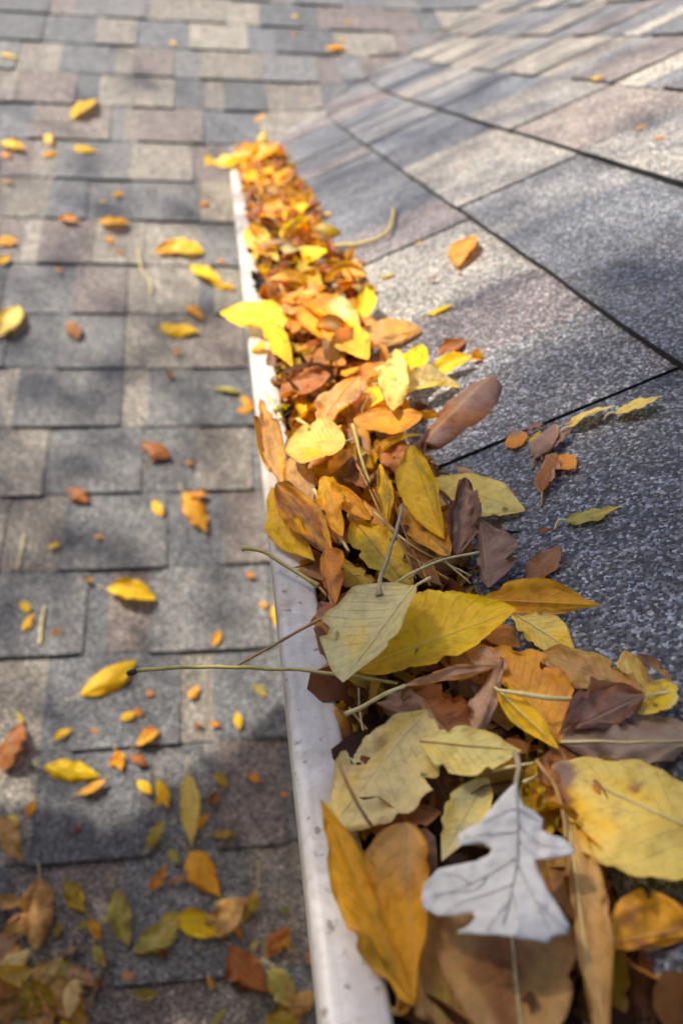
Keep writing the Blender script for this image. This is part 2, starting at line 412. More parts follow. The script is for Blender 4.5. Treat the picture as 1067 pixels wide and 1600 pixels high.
# ------------------------------------------------------------------ leaf builder
LC = {k: lin(c) for k, c in dict(
    Y=(250, 200, 24), VY=(252, 212, 10), LY=(236, 208, 108), PY=(228, 212, 130), AM=(240, 172, 42), OR=(224, 146, 52), RU=(176, 106, 50), BR=(160, 104, 60), DB=(92, 56, 34),
    TAN=(206, 160, 96), CR=(238, 216, 148), PB=(152, 120, 106), GB=(168, 146, 124), OL=(176, 150, 40), LG=(182, 172, 88), GN=(130, 146, 52), PK=(206, 166, 132), PO=(214, 206, 150), GY=(205, 210, 212)).items()}
def catmull(pts, n):
    P = [pts[0]*2-pts[1]]+list(pts)+[pts[-1]*2-pts[-2]]; out = []
    for i in range(1, len(P)-2):
        for k in range(n):
            t = k/n; a, b, c, d = P[i-1], P[i], P[i+1], P[i+2]
            out.append(0.5*((2*b)+(c-a)*t+(2*a-5*b+4*c-d)*t*t+(3*b-a-3*c+d)*t**3))
    out.append(P[-2].copy()); return out
def tube(name, pts, radii, mat, parent=None, sides=7, sub=6, knobs=()):
    """pts: world points; radii at those points, both smoothed"""
    P = catmull(pts, sub) if len(pts) > 2 or sub > 1 else pts
    rm_ = max(radii)
    P = [p+Vector((noise.noise(p*90), noise.noise(p*90+Vector((7, 1, 3))), noise.noise(p*90+Vector((2, 9, 5)))))*rm_*0.35 for p in P]
    nR = len(pts)-1; v, f = [], []
    ref = Vector((0.31, 0.2, 0.93))
    for i, p in enumerate(P):
        t = i/(len(P)-1)*nR; k = min(int(t), nR-1); r = radii[k]+(radii[k+1]-radii[k])*(t-k)
        r *= 1+0.12*noise.noise(p*400)
        tg = (P[min(i+1, len(P)-1)]-P[max(i-1, 0)]).normalized()
        a = tg.cross(ref).normalized(); b = a.cross(tg)
        for s in range(sides):
            an = 2*math.pi*s/sides; v.append(p+(a*math.cos(an)+b*math.sin(an))*r)
    m_ = len(P)
    for i in range(m_-1):
        for s in range(sides):
            f.append((i*sides+s, i*sides+(s+1) % sides, (i+1)*sides+(s+1) % sides, (i+1)*sides+s))
    f.append(tuple(reversed(range(sides)))); f.append(tuple(range((m_-1)*sides, m_*sides)))
    return mk(name, v, f, mat, parent)

def blade_mesh(name, B, T, lv, rv, um=0.42, sh=0.74, nu=26, nv=6, arch=0.0, bow=0.0, cl=0.5, cr=0.5, wr=0.02, ser=0.0, c1='Y', c2='AM', c2amt=0.35, mode='noise', seed=0, up=None, tipcurl=0.0, parent=None, spots=()):
    a = T-B; ln = a.length; ax = a/ln
    lv = lv-ax*lv.dot(ax); rv = rv-ax*rv.dot(ax)
    nn = ax.cross(lv-rv); nn = nn.normalized() if nn.length > 1e-9 else Vector((0, 0, 1))
    if nn.dot((CAM-B).normalized()) < 0 and up is None: nn = -nn
    side = nn.cross(ax)
    b_ = sh*(1-um)/um; pk = (um**sh)*((1-um)**b_)
    c1v, c2v = LC[c1] if isinstance(c1, str) else c1, LC[c2] if isinstance(c2, str) else c2
    V, F, CO, UV = [], [], [], []
    dry = 0.25 if c1 in ('Y', 'VY', 'PY', 'PO', 'LY') else 0.6 if c1 in ('AM', 'OR', 'CR', 'LG') else 1.0
    if c1 in ('BR', 'TAN', 'PB', 'GB', 'PK', 'RU', 'DB'): wr *= 1.6
    so_ = seed*13.37
    W = 2*nv+1
    for i in range(nu+1):
        u = i/nu
        uu = max(u, 0.0); p = (uu**sh)*((1-uu)**b_)/pk if 0 < u < 1 else 0.0
        if 0 < u < 1: p *= 1-0.30*smoothstep(0.62, 1.0, u)-0.18*smoothstep(0.22, 0.0, u)
        p = max(p, 0.012)
        M = B+a*u+nn*(arch*ln*4*u*(1-u))+side*(bow*ln*4*u*(1-u))
        if tipcurl and u > 0.55:
            t = (u-0.55)/0.45; M = M+nn*(tipcurl*ln*t*t)-ax*(abs(tipcurl)*0.5*ln*t*t*t)
        for j in range(-nv, nv+1):
            v_ = j/nv; q = abs(v_); hv, fi = (lv, cl) if j < 0 else (rv, cr)
            wl = hv.length*p
            if ser and q > 0.8: wl *= 1+ser*(((u*26) % 1)-0.5)
            if q > 0.75:
                nk = noise.noise(Vector((u*8+so_*1.9, v_*0.3, 9.1)))
                if nk > 0.26: wl *= 1-min(0.14+0.2*dry, (nk-0.26)*(0.7+0.9*dry))
            wl *= 1+0.07*noise.noise(Vector((u*5+so_, 7.3*(1 if j < 0 else -1), 1)))*min(1, q*2)
            d = hv.normalized() if hv.length > 1e-9 else side
            fi2 = fi*(1.15+0.9*noise.noise(Vector((u*2.2+so_, so_, 4.4+v_*0.2)))) if abs(fi) > 0.01 else 0.01
            x, z = (math.sin(fi2*q)/fi2, (1-math.cos(fi2*q))/fi2) if abs(fi2) > 0.02 else (q, fi2*q*q*0.5)
            pos = M+d*(x*wl)+nn*(z*wl)
            wn = noise.noise(Vector((u*4.5+so_, v_*2.2, so_*0.7)))+0.5*noise.noise(Vector((u*11+so_, v_*5, so_)))
            pos = pos+nn*(2.0*wr*ln*wn*(0.15+q)*min(1, p*1.5))
            V.append(pos); UV.append((u, 0.5+0.5*v_))
            k = noise.noise(Vector((u*2.6+so_, v_*1.5, so_*1.3)))*0.5+0.5+0.22*noise.noise(Vector((u*9+so_, v_*6, 2.0)))
            if mode == 'tip': k = k*0.5+u*0.75-0.1
            elif mode == 'base': k = k*0.5+(1-u)*0.75-0.1
            elif mode == 'edge': k = k*0.55+q*q*0.55-0.05
            elif mode == 'mid': k = k*0.5+(1-q)*0.5
            elif mode == 'left': k = k*0.5+(0.5-0.5*v_)*0.7-0.1
            elif mode == 'right': k = k*0.5+(0.5+0.5*v_)*0.7-0.1
            k = smoothstep(1-c2amt-0.22, 1-c2amt+0.22, k)
            col = tuple(c1v[z_]*(1-k)+c2v[z_]*k for z_ in range(3))
            for (su, sv, sr, sc) in spots:
                dd = math.hypot((u-su)*ln, (v_-sv)*hv.length*p)
                if dd < sr: 
                    kk = smoothstep(sr, sr*0.6, dd); col = tuple(col[z_]*(1-kk)+LC[sc][z_]*kk for z_ in range(3))
            CO.append((*col, dry+(1-dry)*k))
    for i in range(nu):
        for j in range(W-1):
            p = i*W+j; F.append((p, p+W, p+W+1, p+1))
    o = mk(name, V, F, M_LEAF, parent, cols=CO, uvs=UV)
    mids = [V[i*W+nv] for i in range(0, nu+1, max(1, nu//8))]
    return o, mids, nn

SEED = [100]
def rebase(o, b, parent=None):
    """put the origin of a mesh built in place at b (a part keeps its thing's origin)"""
    o.data.transform(Matrix.Translation(-b))
    if parent: o.parent = parent
    else: o.location = b
HEROES = []                                                             # (image point, short phrase) that other labels may refer to
def hero(label, B, T, Lp, Rp, c1, c2='AM', h=(0.01, 0.01), hs=(0.01, 0.01), surf='heap', short=None, stem=None, stem_m='pale', midrib=None, name='fallen_leaf', nu=34, nv=7, group=None, cat='leaf', mr=0.0005, **k):
    """a leaf traced by four points of the photograph: base, tip and the two points of its widest place, each with a height over the surface"""
    on = {'heap': on_heap, 'right': on_right, 'left': on_left}[surf]
    SEED[0] += 1; seed = k.pop('seed', SEED[0])
    b, t = on(*B, h[0]), on(*T, h[1]); l, r = on(*Lp, hs[0]), on(*Rp, hs[1])
    a = t-b; ul = max(0.2, min(0.8, (l-b).dot(a)/a.length_squared)); ur = max(0.2, min(0.8, (r-b).dot(a)/a.length_squared))
    um = k.pop('um', None) or max(0.3, min(0.7, (ul+ur)/2))
    root = None
    if stem or midrib:
        root = empty(name, b); root['label'] = label
    par = root
    o, mids, nn = blade_mesh('blade' if root else name, b, t, l-(b+a*ul), r-(b+a*ur), um=um, c1=c1, c2=c2, seed=seed, nu=nu, nv=nv, **k)
    if root:
        rebase(o, b, root)
        if stem:
            pts = [b+(t-b).normalized()*0.001]+[on(x, y, hh) for x, y, hh in stem]
            s_ = tube('stem', pts, [mr*0.9]+[mr*1.0]*(len(pts)-2)+[mr*1.4], M_STEM[stem_m]); rebase(s_, b, root)
        if midrib:
            off = nn*(mr*0.35)
            pts = [p+off for p in mids[:-1]]
            s_ = tube('midrib', pts, [mr*1.05*(1-0.75*i/(len(pts)-1)) for i in range(len(pts))], M_STEM[midrib], sub=2, sides=6); rebase(s_, b, o)
    if not root: rebase(o, b)
    top = root or o
    tag(top, label, cat, group)
    HEROES.append(((B[0]+T[0])/2, (B[1]+T[1])/2, short))
    return top

# ------------------------------------------------------------------ the leaves of the heap, near to far
H = hero
# -- close to the lens
H("big tan leaf with pale midrib lying under the white oak leaf", (792, 1385), (825, 1730), (683, 1480), (900, 1490), 'TAN', 'BR', (0.004, 0.006), (0.008, 0.008), short="the big tan leaf under the oak leaf", midrib='pale', cl=0.3, cr=0.25, c2amt=0.2, um=0.36, mr=0.0008)
H("crumpled tan leaf wedged between the oak leaf and the gutter lip", (668, 1425), (712, 1640), (636, 1545), (752, 1565), 'TAN', 'OL', (0.001, 0.002), (0.002, 0.001), wr=0.04, cl=0.3, cr=0.5, short="the crumpled tan leaf beside the lip")
H("olive brown leaf showing beside the lower lobes of the oak leaf", (838, 1290), (892, 1500), (822, 1400), (905, 1390), 'OL', 'BR', (0.000, 0.000), (0.0, 0.0), c2amt=0.5, short="the olive leaf beside the oak lobes")
H("narrow curled tan strip of leaf with a yellow twisted top", (884, 1265), (938, 1650), (893, 1450), (957, 1450), 'TAN', 'Y', (0.016, 0.014), (0.014, 0.012), mode='base', c2amt=0.22, cl=0.9, cr=0.9, midrib='pale', short="the narrow curled tan strip", um=0.55)
H("crumpled amber leaf with brown blotches at the gutter's near end", (1095, 1445), (938, 1478), (1000, 1490), (1008, 1385), 'AM', 'BR', (0.008, 0.010), (0.006, 0.014), wr=0.085, cl=0.5, cr=0.4, c2amt=0.36, short="the crumpled amber leaf")
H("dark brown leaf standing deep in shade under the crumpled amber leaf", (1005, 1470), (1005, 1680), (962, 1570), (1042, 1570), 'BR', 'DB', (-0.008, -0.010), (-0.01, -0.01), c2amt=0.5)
H("olive tan leaf under the crumpled amber leaf, beside the curled strip", (965, 1455), (945, 1660), (935, 1570), (985, 1560), 'OL', 'TAN', (-0.006, -0.006), (-0.006, -0.006))
H("amber leaf standing against the gutter lip with a long pointed upturned tip", (645, 1572), (501, 1248), (520, 1390), (612, 1390), 'AM', 'OL', (0.004, 0.030), (0.010, 0.014), short="the amber leaf standing against the lip", cl=0.5, cr=0.5, c2amt=0.3, um=0.45)
H("large folded orange-yellow leaf with a pinkish tan upper end near the lip", (634, 1285), (650, 1570), (568, 1335), (684, 1345), 'AM', 'TAN', (0.016, 0.010), (0.016, 0.018), mode='base', c2amt=0.34, cl=0.7, cr=0.8, um=0.32, wr=0.03, short="the folded orange-yellow leaf")
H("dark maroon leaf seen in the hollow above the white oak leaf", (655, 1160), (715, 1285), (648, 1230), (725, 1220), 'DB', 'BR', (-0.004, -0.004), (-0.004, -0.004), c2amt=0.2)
H("large pale tan-yellow leaf hanging down towards the gutter lip", (668, 1108), (520, 1292), (556, 1165), (676, 1250), 'CR', 'LY', (0.012, 0.008), (0.008, 0.008), wr=0.04, cl=0.3, cr=0.3, ser=0.05, short="the large pale tan-yellow leaf", um=0.55)
H("yellow leaf edge showing behind the pale tan-yellow leaf", (592, 1172), (524, 1285), (536, 1205), (590, 1240), 'Y', 'AM', (0.005, 0.004), (0.004, 0.004))
H("brown crumpled leaf in the hollow below the pale tan-yellow leaf", (560, 1280), (690, 1270), (610, 1250), (640, 1310), 'BR', 'PB', (0.004, 0.006), (0.006, 0.006), wr=0.06)
H("pale cream leaf standing upright beside the oak leaf's upper lobe", (762, 1215), (690, 1345), (693, 1262), (766, 1275), 'PO', 'LY', (0.010, 0.008), (0.010, 0.010), short="the pale cream leaf by the oak leaf", um=0.45)
H("smooth pale yellow leaf with a fine midrib lying across the heap", (655, 1158), (814, 1173), (738, 1138), (722, 1220), 'PY', 'LY', (0.020, 0.020), (0.020, 0.016), short="the smooth pale yellow leaf", midrib='straw', um=0.46, cl=0.3, cr=0.5, mr=0.0004)
H("tan leaf tucked below the smooth pale yellow leaf", (735, 1222), (830, 1240), (780, 1200), (790, 1250), 'OL', 'TAN', (0.004, 0.004), (0.004, 0.004))
H("large yellow leaf with a brown spot at the heap's near edge", (1190, 1345), (862, 1195), (1020, 1200), (968, 1385), 'LY', 'Y', (0.012, 0.014), (0.014, 0.010), midrib='pale', short="the large spotted yellow leaf", cl=0.2, cr=0.35, ser=0.04, um=0.55, spots=((0.60, -0.35, 0.0022, 'BR'), (0.42, 0.45, 0.0009, 'BR'), (0.93, 0.2, 0.006, 'PB'), (0.86, 0.75, 0.006, 'BR'), (0.78, 0.95, 0.005, 'PB')), mr=0.0007)
H("brown and amber leaf bent beneath the large spotted yellow leaf", (868, 1162), (985, 1372), (838, 1245), (945, 1240), 'BR', 'AM', (0.012, 0.010), (0.012, 0.012), mode='tip', c2amt=0.45, wr=0.04, midrib='straw', short="the brown and amber leaf")
H("olive yellow leaf between the oak leaf and the brown and amber leaf", (850, 1180), (842, 1330), (808, 1240), (885, 1260), 'OL', 'Y', (0.006, 0.004), (0.006, 0.006), stem=[(840, 1210, 0.012), (818, 1222, 0.014)])
H("grey brown wrinkled leaf lying flat at the shingles beside the heap", (875, 1160), (1105, 1158), (990, 1112), (975, 1200), 'GB', 'PB', (0.016, 0.010), (0.012, 0.012), midrib='pale', wr=0.03, cl=0.25, cr=0.35, short="the grey brown wrinkled leaf", c2amt=0.3, mr=0.0006)
H("tan leaf half hidden under the grey brown wrinkled leaf", (985, 1190), (1100, 1225), (1045, 1165), (1040, 1225), 'TAN', 'BR', (0.008, 0.006), (0.006, 0.006), midrib=None)
H("purple brown curled leaf beside the round bright yellow leaflet", (1008, 1085), (872, 1148), (930, 1062), (948, 1150), 'PB', 'BR', (0.020, 0.014), (0.020, 0.014), wr=0.06, cl=1.2, cr=0.7, short="the purple brown curled leaf", stem=[(1025, 1084, 0.016), (1045, 1082, 0.014)])
H("dull tan leaf lying against the shingles behind the purple brown leaf", (1012, 1092), (848, 1018), (930, 1022), (892, 1080), 'TAN', 'OL', (0.010, 0.010), (0.012, 0.010), c2amt=0.35, short="the dull tan leaf")
H("tan yellow pointed leaf beside the round yellow leaflet", (1008, 1092), (974, 1016), (962, 1052), (1012, 1050), 'LY', 'TAN', (0.006, 0.010), (0.008, 0.010), c2amt=0.5, nu=20)
H("tan leaf with a purple tip leaning behind the round yellow leaflet", (1048, 1090), (994, 1020), (1008, 1062), (1034, 1038), 'TAN', 'PB', (0.004, 0.008), (0.008, 0.008), mode='tip', c2amt=0.4, nu=20)
H("round bright yellow leaflet with small holes by the shingles", (998, 1116), (1048, 1066), (1006, 1074), (1056, 1106), 'VY', 'LY', (0.016, 0.014), (0.014, 0.014), sh=0.45, short="the round yellow leaflet", c2amt=0.5, nu=24, spots=((0.36, 0.25, 0.0011, 'DB'), (0.42, -0.25, 0.0009, 'DB')))
H("small yellow leaf piece on the shingles beyond the round leaflet", (1052, 1092), (1085, 1078), (1066, 1076), (1068, 1100), 'Y', 'OL', (0.004, 0.004), (0.004, 0.004), nu=16, nv=4)
# -- the sharp middle
H("orange leaf with a brown ribbed back beneath the white stem", (882, 1162), (768, 1012), (792, 1092), (888, 1062), 'OR', 'AM', (0.010, 0.014), (0.010, 0.014), c2amt=0.55, short="the ribbed orange leaf", um=0.5, cl=0.4, cr=0.6, sh=0.5, wr=0.025)
H("folded golden leaf with a white midrib edge below the ribbed orange leaf", (772, 1073), (872, 1170), (808, 1140), (838, 1106), 'Y', 'OL', (0.022, 0.016), (0.012, 0.018), c2amt=0.3, short="the folded golden leaf", midrib='pale', cr=0.5, cl=0.9)
H("tan curled leaf with a ribbed side standing in the middle of the heap", (786, 1028), (742, 1146), (722, 1098), (784, 1100), 'PK', 'GB', (0.028, 0.014), (0.018, 0.018), cl=-1.3, cr=-1.1, wr=0.04, short="the ribbed tan curl")
H("peach tan leaf bent over beneath the big bright yellow leaf", (792, 1045), (722, 1008), (768, 1012), (752, 1048), 'PK', 'OR', (0.016, 0.014), (0.016, 0.012))
H("long rolled pinkish tan leaf with a long pale stalk reaching the lip", (630, 1072), (778, 1040), (705, 1038), (700, 1072), 'PK', 'TAN', (0.024, 0.026), (0.026, 0.022), stem=[(600, 1086, 0.022), (570, 1103, 0.016), (539, 1116, 0.012)], cl=1.4, cr=1.3, short="the rolled pinkish tan leaf", mr=0.0008)
H("russet leaf in shade below the rolled pinkish tan leaf", (618, 1085), (748, 1142), (700, 1075), (670, 1140), 'RU', 'BR', (0.008, 0.006), (0.010, 0.004), c2amt=0.45)
H("crinkled pale tan leaf above the large pale tan-yellow leaf", (588, 1098), (696, 1140), (645, 1084), (628, 1128), 'PK', 'GB', (0.012, 0.010), (0.012, 0.008), wr=0.07, short="the crinkled pale tan leaf")
H("olive leaf curled beside the lip below the pale cream-green leaf", (528, 1015), (604, 1088), (545, 1075), (580, 1040), 'OL', 'LY', (0.006, 0.006), (0.003, 0.008), cl=0.8)
H("big bright yellow leaf with a toothed edge in the middle of the heap", (556, 1046), (806, 951), (672, 925), (668, 1056), 'Y', 'VY', (0.010, 0.024), (0.022, 0.012), ser=0.05, cl=0.35, cr=0.45, short="the big bright yellow leaf", c2amt=0.4, um=0.45, sh=0.6, nu=52, nv=9, wr=0.012)
H("pale greenish cream leaf with a stalk, overlapping the big bright yellow leaf", (646, 916), (536, 1066), (536, 948), (622, 1004), 'PO', 'LY', (0.034, 0.020), (0.024, 0.036), stem=[(658, 910, 0.036), (672, 903, 0.034)], midrib='pale', short="the pale greenish cream leaf", um=0.5, sh=0.52, cl=0.5, cr=0.4, c2amt=0.25, nu=44, nv=9, wr=0.012, mr=0.0006)
H("golden orange folded leaf with a drawn-out brown tip over the shingles", (752, 937), (940, 946), (838, 900), (835, 962), 'AM', 'OR', (0.020, 0.012), (0.026, 0.012), stem=None, cl=0.5, cr=0.6, short="the golden leaf with the drawn-out tip", um=0.42, ser=0.03, nu=44)
H("pale yellow leaf tucked under the golden leaf with the drawn-out tip", (798, 955), (900, 1022), (872, 966), (822, 1004), 'LY', 'Y', (0.014, 0.010), (0.014, 0.008), midrib='pale', short="the pale yellow leaf under the golden one", cl=0.5)
H("brown leaf strip between the ribbed orange leaf and the bright yellow leaf", (745, 980), (812, 1012), (785, 975), (775, 1010), 'OR', 'BR', (0.010, 0.010), (0.010, 0.010))
H("dark brown leaf in the gap below the golden leaf on the shingles", (842, 975), (900, 965), (870, 965), (872, 985), 'DB', 'BR', (0.003, 0.003), (0.003, 0.003), nu=16, nv=4)
H("small brown leaf on the shingles behind the golden folded leaf", (822, 908), (874, 853), (838, 868), (866, 898), 'BR', 'PB', (0.008, 0.012), (0.010, 0.008), short="the small brown leaf on the shingles", nu=22)
H("small pale yellow leaf overlapping the small brown leaf on the shingles", (845, 914), (889, 884), (866, 880), (874, 908), 'LY', 'OL', (0.006, 0.006), (0.008, 0.005), nu=20)
H("purplish brown kite-shaped dry leaf at the shingle edge", (762, 918), (748, 808), (742, 850), (818, 880), 'PB', 'GB', (0.010, 0.026), (0.016, 0.016), cl=0.4, cr=0.5, wr=0.03, short="the purplish kite-shaped leaf", um=0.42, sh=0.7)
H("rosy brown crumpled dry leaf standing before the pale yellow leaf", (712, 868), (726, 746), (696, 805), (757, 802), 'PB', 'PK', (0.014, 0.034), (0.026, 0.024), wr=0.075, cl=0.6, cr=0.9, short="the rosy brown crumpled leaf")
H("pale yellow leaf pointing out over the shingles", (678, 748), (820, 798), (762, 748), (735, 806), 'LY', 'PY', (0.024, 0.010), (0.020, 0.012), short="the pale yellow leaf over the shingles", um=0.5, cl=0.3, cr=0.4, c2amt=0.4)
H("bright yellow upright leaf with dark flecks beside the shingles", (694, 842), (642, 696), (618, 745), (690, 768), 'Y', 'OL', (0.022, 0.040), (0.030, 0.034), short="the flecked bright yellow leaf", um=0.6, cl=0.3, cr=0.5, c2amt=0.3, wr=0.025)
H("amber leaf with a dark brown blotch hanging below the flecked yellow leaf", (628, 786), (702, 868), (636, 842), (696, 812), 'AM', 'BR', (0.022, 0.018), (0.016, 0.022), cl=0.5, cr=0.6, sh=0.48, spots=((0.5, 0.0, 0.0035, 'BR'),), short="the amber leaf with the dark blotch")
H("golden cupped leaf bent over in the middle of the heap", (505, 744), (535, 838), (498, 792), (552, 786), 'AM', 'Y', (0.026, 0.018), (0.018, 0.026), cl=0.8, cr=1.0, short="the golden cupped leaf", wr=0.04)
H("folded amber flap beside the golden cupped leaf", (512, 750), (580, 812), (540, 802), (562, 776), 'AM', 'OR', (0.024, 0.020), (0.018, 0.024), cl=0.6, cr=0.8)
H("long olive yellow leaf lying lengthwise in the gutter", (552, 812), (645, 925), (566, 888), (618, 838), 'OL', 'Y', (0.014, 0.016), (0.014, 0.016), midrib='straw', short="the long olive yellow leaf", cl=0.5, cr=0.6, c2amt=0.5)
H("golden brown leaf lying beside the long olive yellow leaf", (590, 828), (690, 915), (612, 890), (650, 850), 'OL', 'BR', (0.010, 0.008), (0.008, 0.010), cl=0.5, cr=0.6, c2amt=0.5)
H("dark golden leaf below the orange-brown leaf by the lip", (536, 880), (585, 935), (540, 925), (575, 895), 'OL', 'RU', (0.006, 0.006), (0.006, 0.006))
H("orange-brown leaf with a ragged end beside the gutter lip", (508, 858), (524, 944), (500, 895), (553, 890), 'OR', 'BR', (0.016, 0.008), (0.012, 0.016), cl=0.8, cr=0.8, short="the ragged orange-brown leaf", c2amt=0.4)
H("purple brown leaf deep by the lip below the hooked stem", (500, 940), (548, 1000), (505, 978), (540, 955), 'PB', 'DB', (0.002, 0.002), (0.002, 0.002), c2amt=0.4)
H("yellow leaf draped over the outer edge of the gutter lip", (424, 762), (492, 876), (410, 812), (464, 800), 'Y', 'AM', (0.022, 0.010), (0.010, 0.022), short="the yellow leaf draped over the lip", um=0.45, cl=0.3, cr=0.3)
H("mottled brown and yellow leaf beside the leaf draped over the lip", (432, 755), (520, 865), (440, 815), (505, 800), 'BR', 'AM', (0.026, 0.014), (0.018, 0.022), c2amt=0.55, short="the mottled brown and yellow leaf", ser=0.04, wr=0.03)
H("smooth light yellow leaf with a pointed stalk in full sun", (540, 690), (446, 702), (492, 668), (492, 738), 'LY', 'Y', (0.030, 0.028), (0.030, 0.026), stem=[(545, 688, 0.03), (552, 686, 0.03)], short="the smooth light yellow leaf", c2amt=0.35, um=0.5, sh=0.5, wr=0.012)
H("dry tan-orange leaf standing upright on the gutter lip", (441, 757), (407, 622), (400, 690), (447, 690), 'TAN', 'AM', (0.008, 0.030), (0.020, 0.020), cl=0.6, cr=0.6, short="the tan-orange leaf standing on the lip", c2amt=0.4)
H("amber leaf behind the tan-orange leaf on the outer side of the lip", (420, 735), (402, 668), (402, 705), (426, 700), 'AM', 'OR', (0.004, 0.010), (0.006, 0.006), nu=18, nv=4)
H("pinkish tan leaf tucked under the smooth light yellow leaf", (452, 716), (490, 785), (446, 752), (494, 742), 'TAN', 'PK', (0.018, 0.014), (0.014, 0.018), short="the pinkish tan leaf")
H("small amber leaf bent beside the smooth light yellow leaf's stalk", (548, 700), (516, 742), (520, 716), (540, 728), 'AM', 'BR', (0.022, 0.018), (0.02, 0.02), nu=18, nv=4)
H("rusty folded leaf in the hollow below the orange leaf with a blunt end", (596, 690), (642, 745), (596, 725), (648, 698), 'RU', 'OR', (0.016, 0.012), (0.014, 0.018), wr=0.05, short="the rusty folded leaf")
H("brown leaf between the golden cupped leaf and the pale thin stem", (520, 720), (575, 765), (532, 752), (560, 730), 'BR', 'RU', (0.012, 0.012), (0.012, 0.014))
H("yellow crumpled strip below the rusty folded leaf", (592, 725), (604, 830), (590, 775), (614, 765), 'Y', 'OL', (0.018, 0.014), (0.016, 0.016), wr=0.05, nu=22)
H("broad orange leaf with a blunt end in the sun", (552, 655), (660, 648), (600, 690), (606, 640), 'AM', 'OR', (0.024, 0.024), (0.018, 0.026), short="the broad orange leaf", c2amt=0.5, um=0.55, sh=0.45, cl=0.5, cr=0.4)
H("brown leaf rolled into a tube lying on the shingles", (664, 690), (770, 586), (664, 586), (768, 672), 'BR', 'PB', (0.012, 0.016), (0.016, 0.016), cl=-2.5, cr=-2.5, arch=0.02, short="the rolled brown leaf", c2amt=0.45, sh=0.3, stem=[(662, 708, 0.006), (658, 722, 0.003)], stem_m='straw', nu=34, nv=10)
H("cream yellow pointed leaf glowing in the sun", (614, 642), (618, 545), (592, 592), (640, 592), 'PY', 'LY', (0.030, 0.036), (0.032, 0.034), short="the cream yellow pointed leaf", c2amt=0.5, wr=0.03)
H("small cream leaf spreading sideways from the cream yellow pointed leaf", (620, 590), (585, 575), (600, 568), (605, 590), 'PY', 'LY', (0.032, 0.034), (0.034, 0.032), nu=16, nv=4)
H("vivid yellow leaf with a pale rim behind the cream leaf", (630, 605), (660, 538), (624, 562), (668, 575), 'VY', 'Y', (0.022, 0.036), (0.032, 0.026), short="the vivid yellow leaf with a pale rim", c2amt=0.4, wr=0.03)
H("narrow golden leaf reaching out over the shingles in the sun", (664, 588), (738, 556), (696, 556), (704, 584), 'Y', 'OL', (0.016, 0.018), (0.022, 0.014), short="the narrow golden leaf", cl=0.6, cr=0.5, c2amt=0.4)
H("small curled orange leaf tip at the end of the narrow golden leaf", (732, 562), (756, 560), (745, 548), (746, 566), 'OR', 'Y', (0.010, 0.006), (0.014, 0.008), arch=0.2, nu=16, nv=4)
H("arched cream leaf bridging over a shadow on the shingles", (622, 620), (724, 608), (670, 584), (664, 612), 'CR', 'PY', (0.020, 0.004), (0.024, 0.022), arch=0.10, short="the arched cream leaf", cl=0.3, cr=0.5)
H("small russet leaf on the shingles behind the narrow golden leaf", (684, 562), (728, 530), (696, 536), (714, 556), 'RU', 'BR', (0.006, 0.010), (0.012, 0.008), nu=22, short="the small russet leaf on the shingles")
H("peach tan leaf with a dark shadow below, lying over the shingles", (556, 538), (658, 514), (618, 503), (616, 543), 'TAN', 'AM', (0.018, 0.012), (0.018, 0.012), short="the peach tan leaf", c2amt=0.35, cl=0.4, cr=0.5)
H("orange leaf lying behind the peach tan leaf", (520, 506), (604, 516), (560, 500), (560, 532), 'OR', 'AM', (0.016, 0.012), (0.016, 0.014))
H("vivid yellow leaf standing upright at the edge of the shingles", (556, 508), (574, 443), (549, 486), (590, 482), 'VY', 'Y', (0.014, 0.030), (0.022, 0.022), short="the vivid yellow upright leaf", nu=24)
H("big amber leaf lying crosswise in the sunlit heap", (575, 562), (498, 492), (520, 545), (560, 512), 'AM', 'Y', (0.020, 0.022), (0.018, 0.022), short="the big amber crosswise leaf", c2amt=0.4)
H("rusty brown leaf with an upturned side by the gutter lip", (440, 600), (516, 586), (478, 640), (470, 578), 'RU', 'BR', (0.012, 0.022), (0.008, 0.022), c2amt=0.35, cl=0.6, cr=0.5, short="the rusty brown leaf by the lip", wr=0.03)
H("tan-orange leaf standing with its spine up in the sunlit heap", (560, 588), (500, 668), (508, 622), (556, 642), 'TAN', 'OR', (0.030, 0.016), (0.020, 0.020), arch=0.04, short="the tan-orange spined leaf", midrib='straw')
H("yellow folded leaf overhanging the outside of the gutter lip", (450, 512), (344, 488), (395, 472), (392, 516), 'VY', 'Y', (0.014, 0.018), (0.022, 0.010), short="the yellow overhanging leaf", c2amt=0.4, um=0.55)
H("long yellow leaf drooping into the gutter below the overhanging leaf", (415, 498), (458, 575), (420, 545), (448, 520), 'Y', 'AM', (0.018, 0.012), (0.010, 0.016), nu=24)
H("small amber leaf scrap lying on the lip below the overhanging leaf", (392, 546), (418, 542), (404, 537), (404, 550), 'AM', 'Y', (0.004, 0.006), (0.005, 0.005), nu=14, nv=3)
H("amber leaf with a long slope beside the long yellow drooping leaf", (470, 480), (545, 545), (480, 530), (525, 500), 'AM', 'TAN', (0.020, 0.018), (0.016, 0.022))
H("large tan-amber leaf above the big amber crosswise leaf", (470, 455), (560, 520), (490, 500), (540, 470), 'AM', 'CR', (0.022, 0.020), (0.02, 0.024), c2amt=0.4, short="the large tan-amber leaf")
H("peach brown leaf folded upright at the dark gap in the heap", (455, 492), (486, 445), (452, 462), (492, 474), 'TAN', 'OR', (0.012, 0.024), (0.018, 0.018))
H("orange small leaf glowing between amber leaves in the sunlit heap", (456, 520), (490, 495), (464, 500), (486, 518), 'OR', 'RU', (0.014, 0.014), (0.014, 0.014), nu=18, nv=4)
H("orange brown leaf in shade beneath the big amber crosswise leaf", (470, 560), (540, 570), (500, 545), (505, 585), 'OR', 'BR', (0.010, 0.010), (0.012, 0.008))
